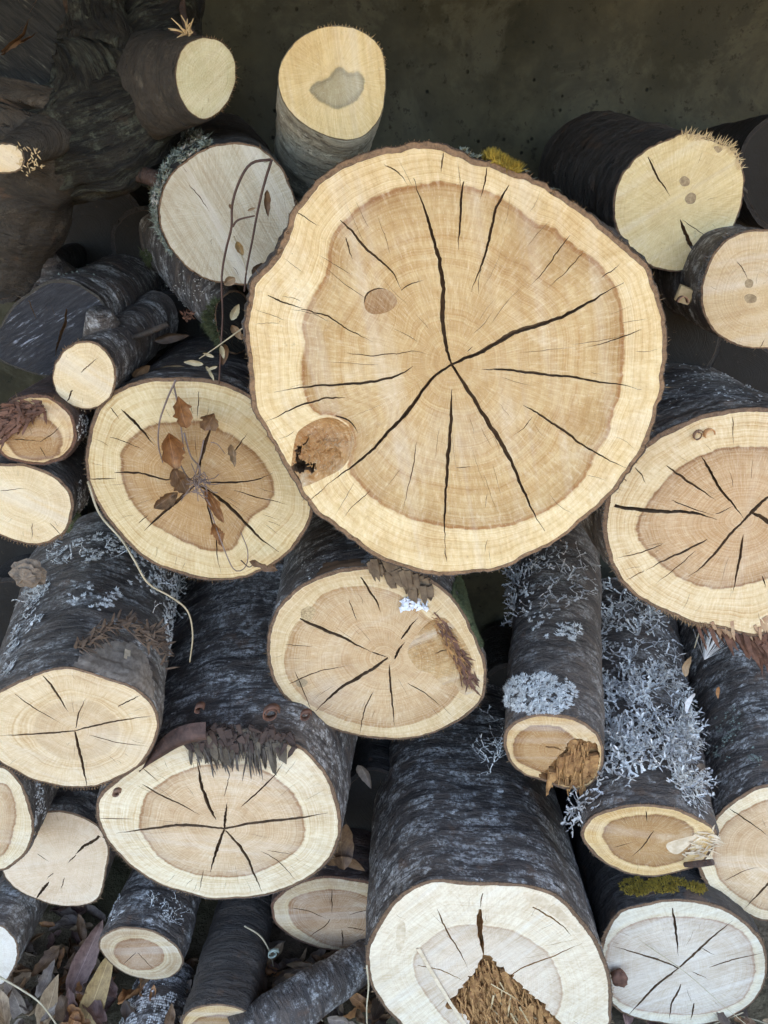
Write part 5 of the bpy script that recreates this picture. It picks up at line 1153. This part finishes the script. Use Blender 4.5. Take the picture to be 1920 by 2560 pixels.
for k in range(70):
    p=at(1522,1425,.97); e=at(1522+rg.gauss(26,14),1425-rg.uniform(30,85),.97+rg.uniform(-.02,.02)); side=Vector((.0003,0,0))
    tube(fl,[p,(p+e)/2+Vector((rg.gauss(0,.002),0,0)),e],[.00025,.0002,.0001],3)
o = fl.build('seed_fluff',plain_mat('seed_fluff',(.8,.8,.8),(.7,.7,.7)),None); tag(o,'tuft of fine white seed fluff on the dark log at the right','seed fluff')

# ---- bare grey patch with a horizontal saw line, on the bark above the cut of the left log
def patch(g, poly, mat, nm, lift=.0015):
    P = np.array(poly,float); m_ = inpoly(g.px, P) & g.face; N_ = g.N; rows = len(g.side)//N_
    mv = m_.reshape(rows,N_); mb_ = MB(); vid={}
    W_ = g.side+g.nrm*lift
    for j in range(rows-1):
        for i in range(N_):
            i2=(i+1)%N_
            if mv[j,i] and mv[j,i2] and mv[j+1,i] and mv[j+1,i2]:
                ks=[]
                for (a,b) in ((j,i),(j,i2),(j+1,i2),(j+1,i)):
                    if (a,b) not in vid: vid[(a,b)]=len(mb_.v); mb_.v.append(tuple(W_[a*N_+b]))
                    ks.append(vid[(a,b)])
                mb_.f.append(tuple(ks[::-1]))
    return g.fix(mb_.build(nm,mat,g.root,smooth=True))
patch(lft,[(150,1450),(165,1420),(200,1395),(240,1382),(290,1388),(320,1420),(330,1460),(335,1520),(300,1495),(225,1465)],plain_mat('bare_grey_wood',(.34,.28,.22),(.19,.15,.115),90,.6,.002,.8,(1,3,1)),'bare_patch')
patch(lft,[(262,1408),(275,1398),(283,1410),(276,1428),(262,1426)],W_CHIP,'pale_chip_mark',.003)
shards(lft,[(120,1440),(180,1395),(240,1372),(330,1400),(345,1500),(325,1440),(240,1385),(150,1440)],20,70,40,12,plain_mat('peeling_bark',(.13,.085,.055),(.08,.055,.04),60,.8,.003),'peeling_bark',45,.4,(-.05,-.03),21)
patch(cen,[(640,1310),(660,1275),(700,1215),(780,1205),(790,1222),(720,1235),(665,1262)],B_BLUE,'bark_flap',.001)
patch(rgt,[(1440,720),(1480,705),(1548,712),(1572,770),(1560,800),(1500,770),(1450,760)],plain_mat('bare_grey_brown_wood',(.22,.19,.16),(.14,.12,.10),70,.6,.002),'bare_patch')
# reddish peeled strip between the left log and the oval log
pb = MB(); q_=[at(*p) for p in ((318,1640,.865),(340,1605,.86),(375,1575,.86),(415,1562,.86),(445,1560,.86))]; q2=[at(*p) for p in ((300,1665,.866),(350,1635,.858),(390,1612,.852),(430,1600,.852),(452,1598,.856))]
a_=catmull([tuple(p) for p in q_],16,False); b_=catmull([tuple(p) for p in q2],16,False); vs=[]
for i in range(16):
    for k in range(7): u=k/6; vs.append(tuple(a_[i]*(1-u)+b_[i]*u+np.array([0,-.012*math.sin(math.pi*u),.0])))
pb.add(vs,[(i*7+k,i*7+k+1,(i+1)*7+k+1,(i+1)*7+k) for i in range(15) for k in range(6)])
pb.build('peeled_bark_strip',plain_mat('peeled_red_bark',(.12,.068,.05),(.06,.036,.028),70,.8,.004,.7),oval.root,oval.M.inverted(),True)

# ================================================================== LEAF LITTER
rg = random.Random(31); protos=[]
for k in range(7):
    m_=MB(); leaf_geo(m_,Matrix.Identity(4),.075,.036 if k%2 else .03,rg.uniform(.3,.9),rg.uniform(.1,.6),rg,.27,.2); protos.append(m_.mesh('fallen_leaf'))
for me_ in protos:
    for _ in range(1): me_.polygons.foreach_set('use_smooth',[True]*len(me_.polygons))
variants={}
def litter(P,s,rz,tx,ty,col,label,group):
    k=rg.randrange(7); key=(k,col)
    if key not in variants: me_=protos[k].copy(); me_.materials.append(LEAFM[col]); variants[key]=me_
    o=bpy.data.objects.new('fallen_leaf',variants[key]); COL.objects.link(o)
    o.matrix_world=Matrix.Translation(P)@Matrix.Rotation(rz,4,'Z')@Matrix.Rotation(tx,4,'X')@Matrix.Rotation(ty,4,'Y')@Matrix.Scale(s,4); tag(o,label,'leaf',group)
zones=[(0,230,1960,2240,100),(220,420,2100,2260,22),(540,820,2040,2230,75),(390,560,2080,2240,16),(1300,1659,2190,2260,18),(820,1000,2200,2260,8),(680,830,1640,1900,8)]
for (x0,x1,y0_,y1_,n_) in zones:
    for k in range(n_):
        P=atz(rg.uniform(x0,x1),rg.uniform(y0_,y1_),rg.uniform(.005,.05))
        if P.y>1.4: continue
        litter(P,rg.uniform(.45,1.1),rg.uniform(0,6.28),rg.gauss(0,.45),rg.gauss(0,.45),rg.choice(['brown','tan','grey','grey','purple','orange','tan','dark','brown']),'dry crumpled leaf lying in the brown litter at the foot of the pile','dry leaves in the litter under the pile')
put_leaf(150,2150,.92,170,58,62,-30,10,'purple','long purplish folded leaf at the lower left above the litter',seed=21,curl=.5,bend=.1,crumple=.05)
put_leaf(170,2250,.86,200,60,66,-30,10,'ochre','yellow ochre leaf standing in the litter at the lower left',seed=22,curl=.35,bend=.1,crumple=.05)
put_leaf(90,2220,.88,130,50,75,-25,-10,'tan','pale tan leaf left of the yellow ochre one',seed=23,curl=.5,bend=.1,crumple=.06)
put_leaf(60,2210,.9,110,46,110,-25,10,'grey','grey brown leaf in the corner litter behind the slanting stem',seed=24,curl=.5,bend=.1,crumple=.06)
put_leaf(-10,2250,.8,70,44,30,-20,0,'tan','blurred tan leaf in the very corner at the lower left',seed=25,curl=.3,bend=.1,crumple=.05)
put_leaf(400,2215,.86,44,26,80,-10,0,'grey','small grey green leaf beside the lowest dark log',seed=26,curl=.3)
put_leaf(620,2070,.97,80,36,-10,-10,0,'tan','curled tan leaf under the half hidden log',seed=27,curl=.8,crumple=.2)
put_leaf(680,2080,.96,90,40,-20,-10,10,'brown','crumpled brown leaf cluster under the half hidden log',seed=28,curl=.8,crumple=.25)
put_leaf(590,2110,.95,90,50,10,-10,10,'grey','wide brown grey leaf left of the big bottom log',seed=29,curl=.6,crumple=.15)
for k in range(16):
    x=rg.uniform(520,1000) if k%2 else rg.uniform(1330,1659); y=rg.uniform(2185,2250); P=atz(x,y,.03); d_=Vector((rg.uniform(-1,1),rg.uniform(-.4,.4),rg.uniform(-.05,.15)))*.07
    t_=thing('straw','short pale straw lying in the litter at the bottom of the picture','straw',Matrix.Translation(P),'short straws in the litter')
    m_=MB(); tube(m_,smooth_path([P-d_,P+Vector((0,0,.01)),P+d_],8),[.0013]*8,5); m_.build('stem',STRAW,t_,t_.matrix_world.inverted(),True)
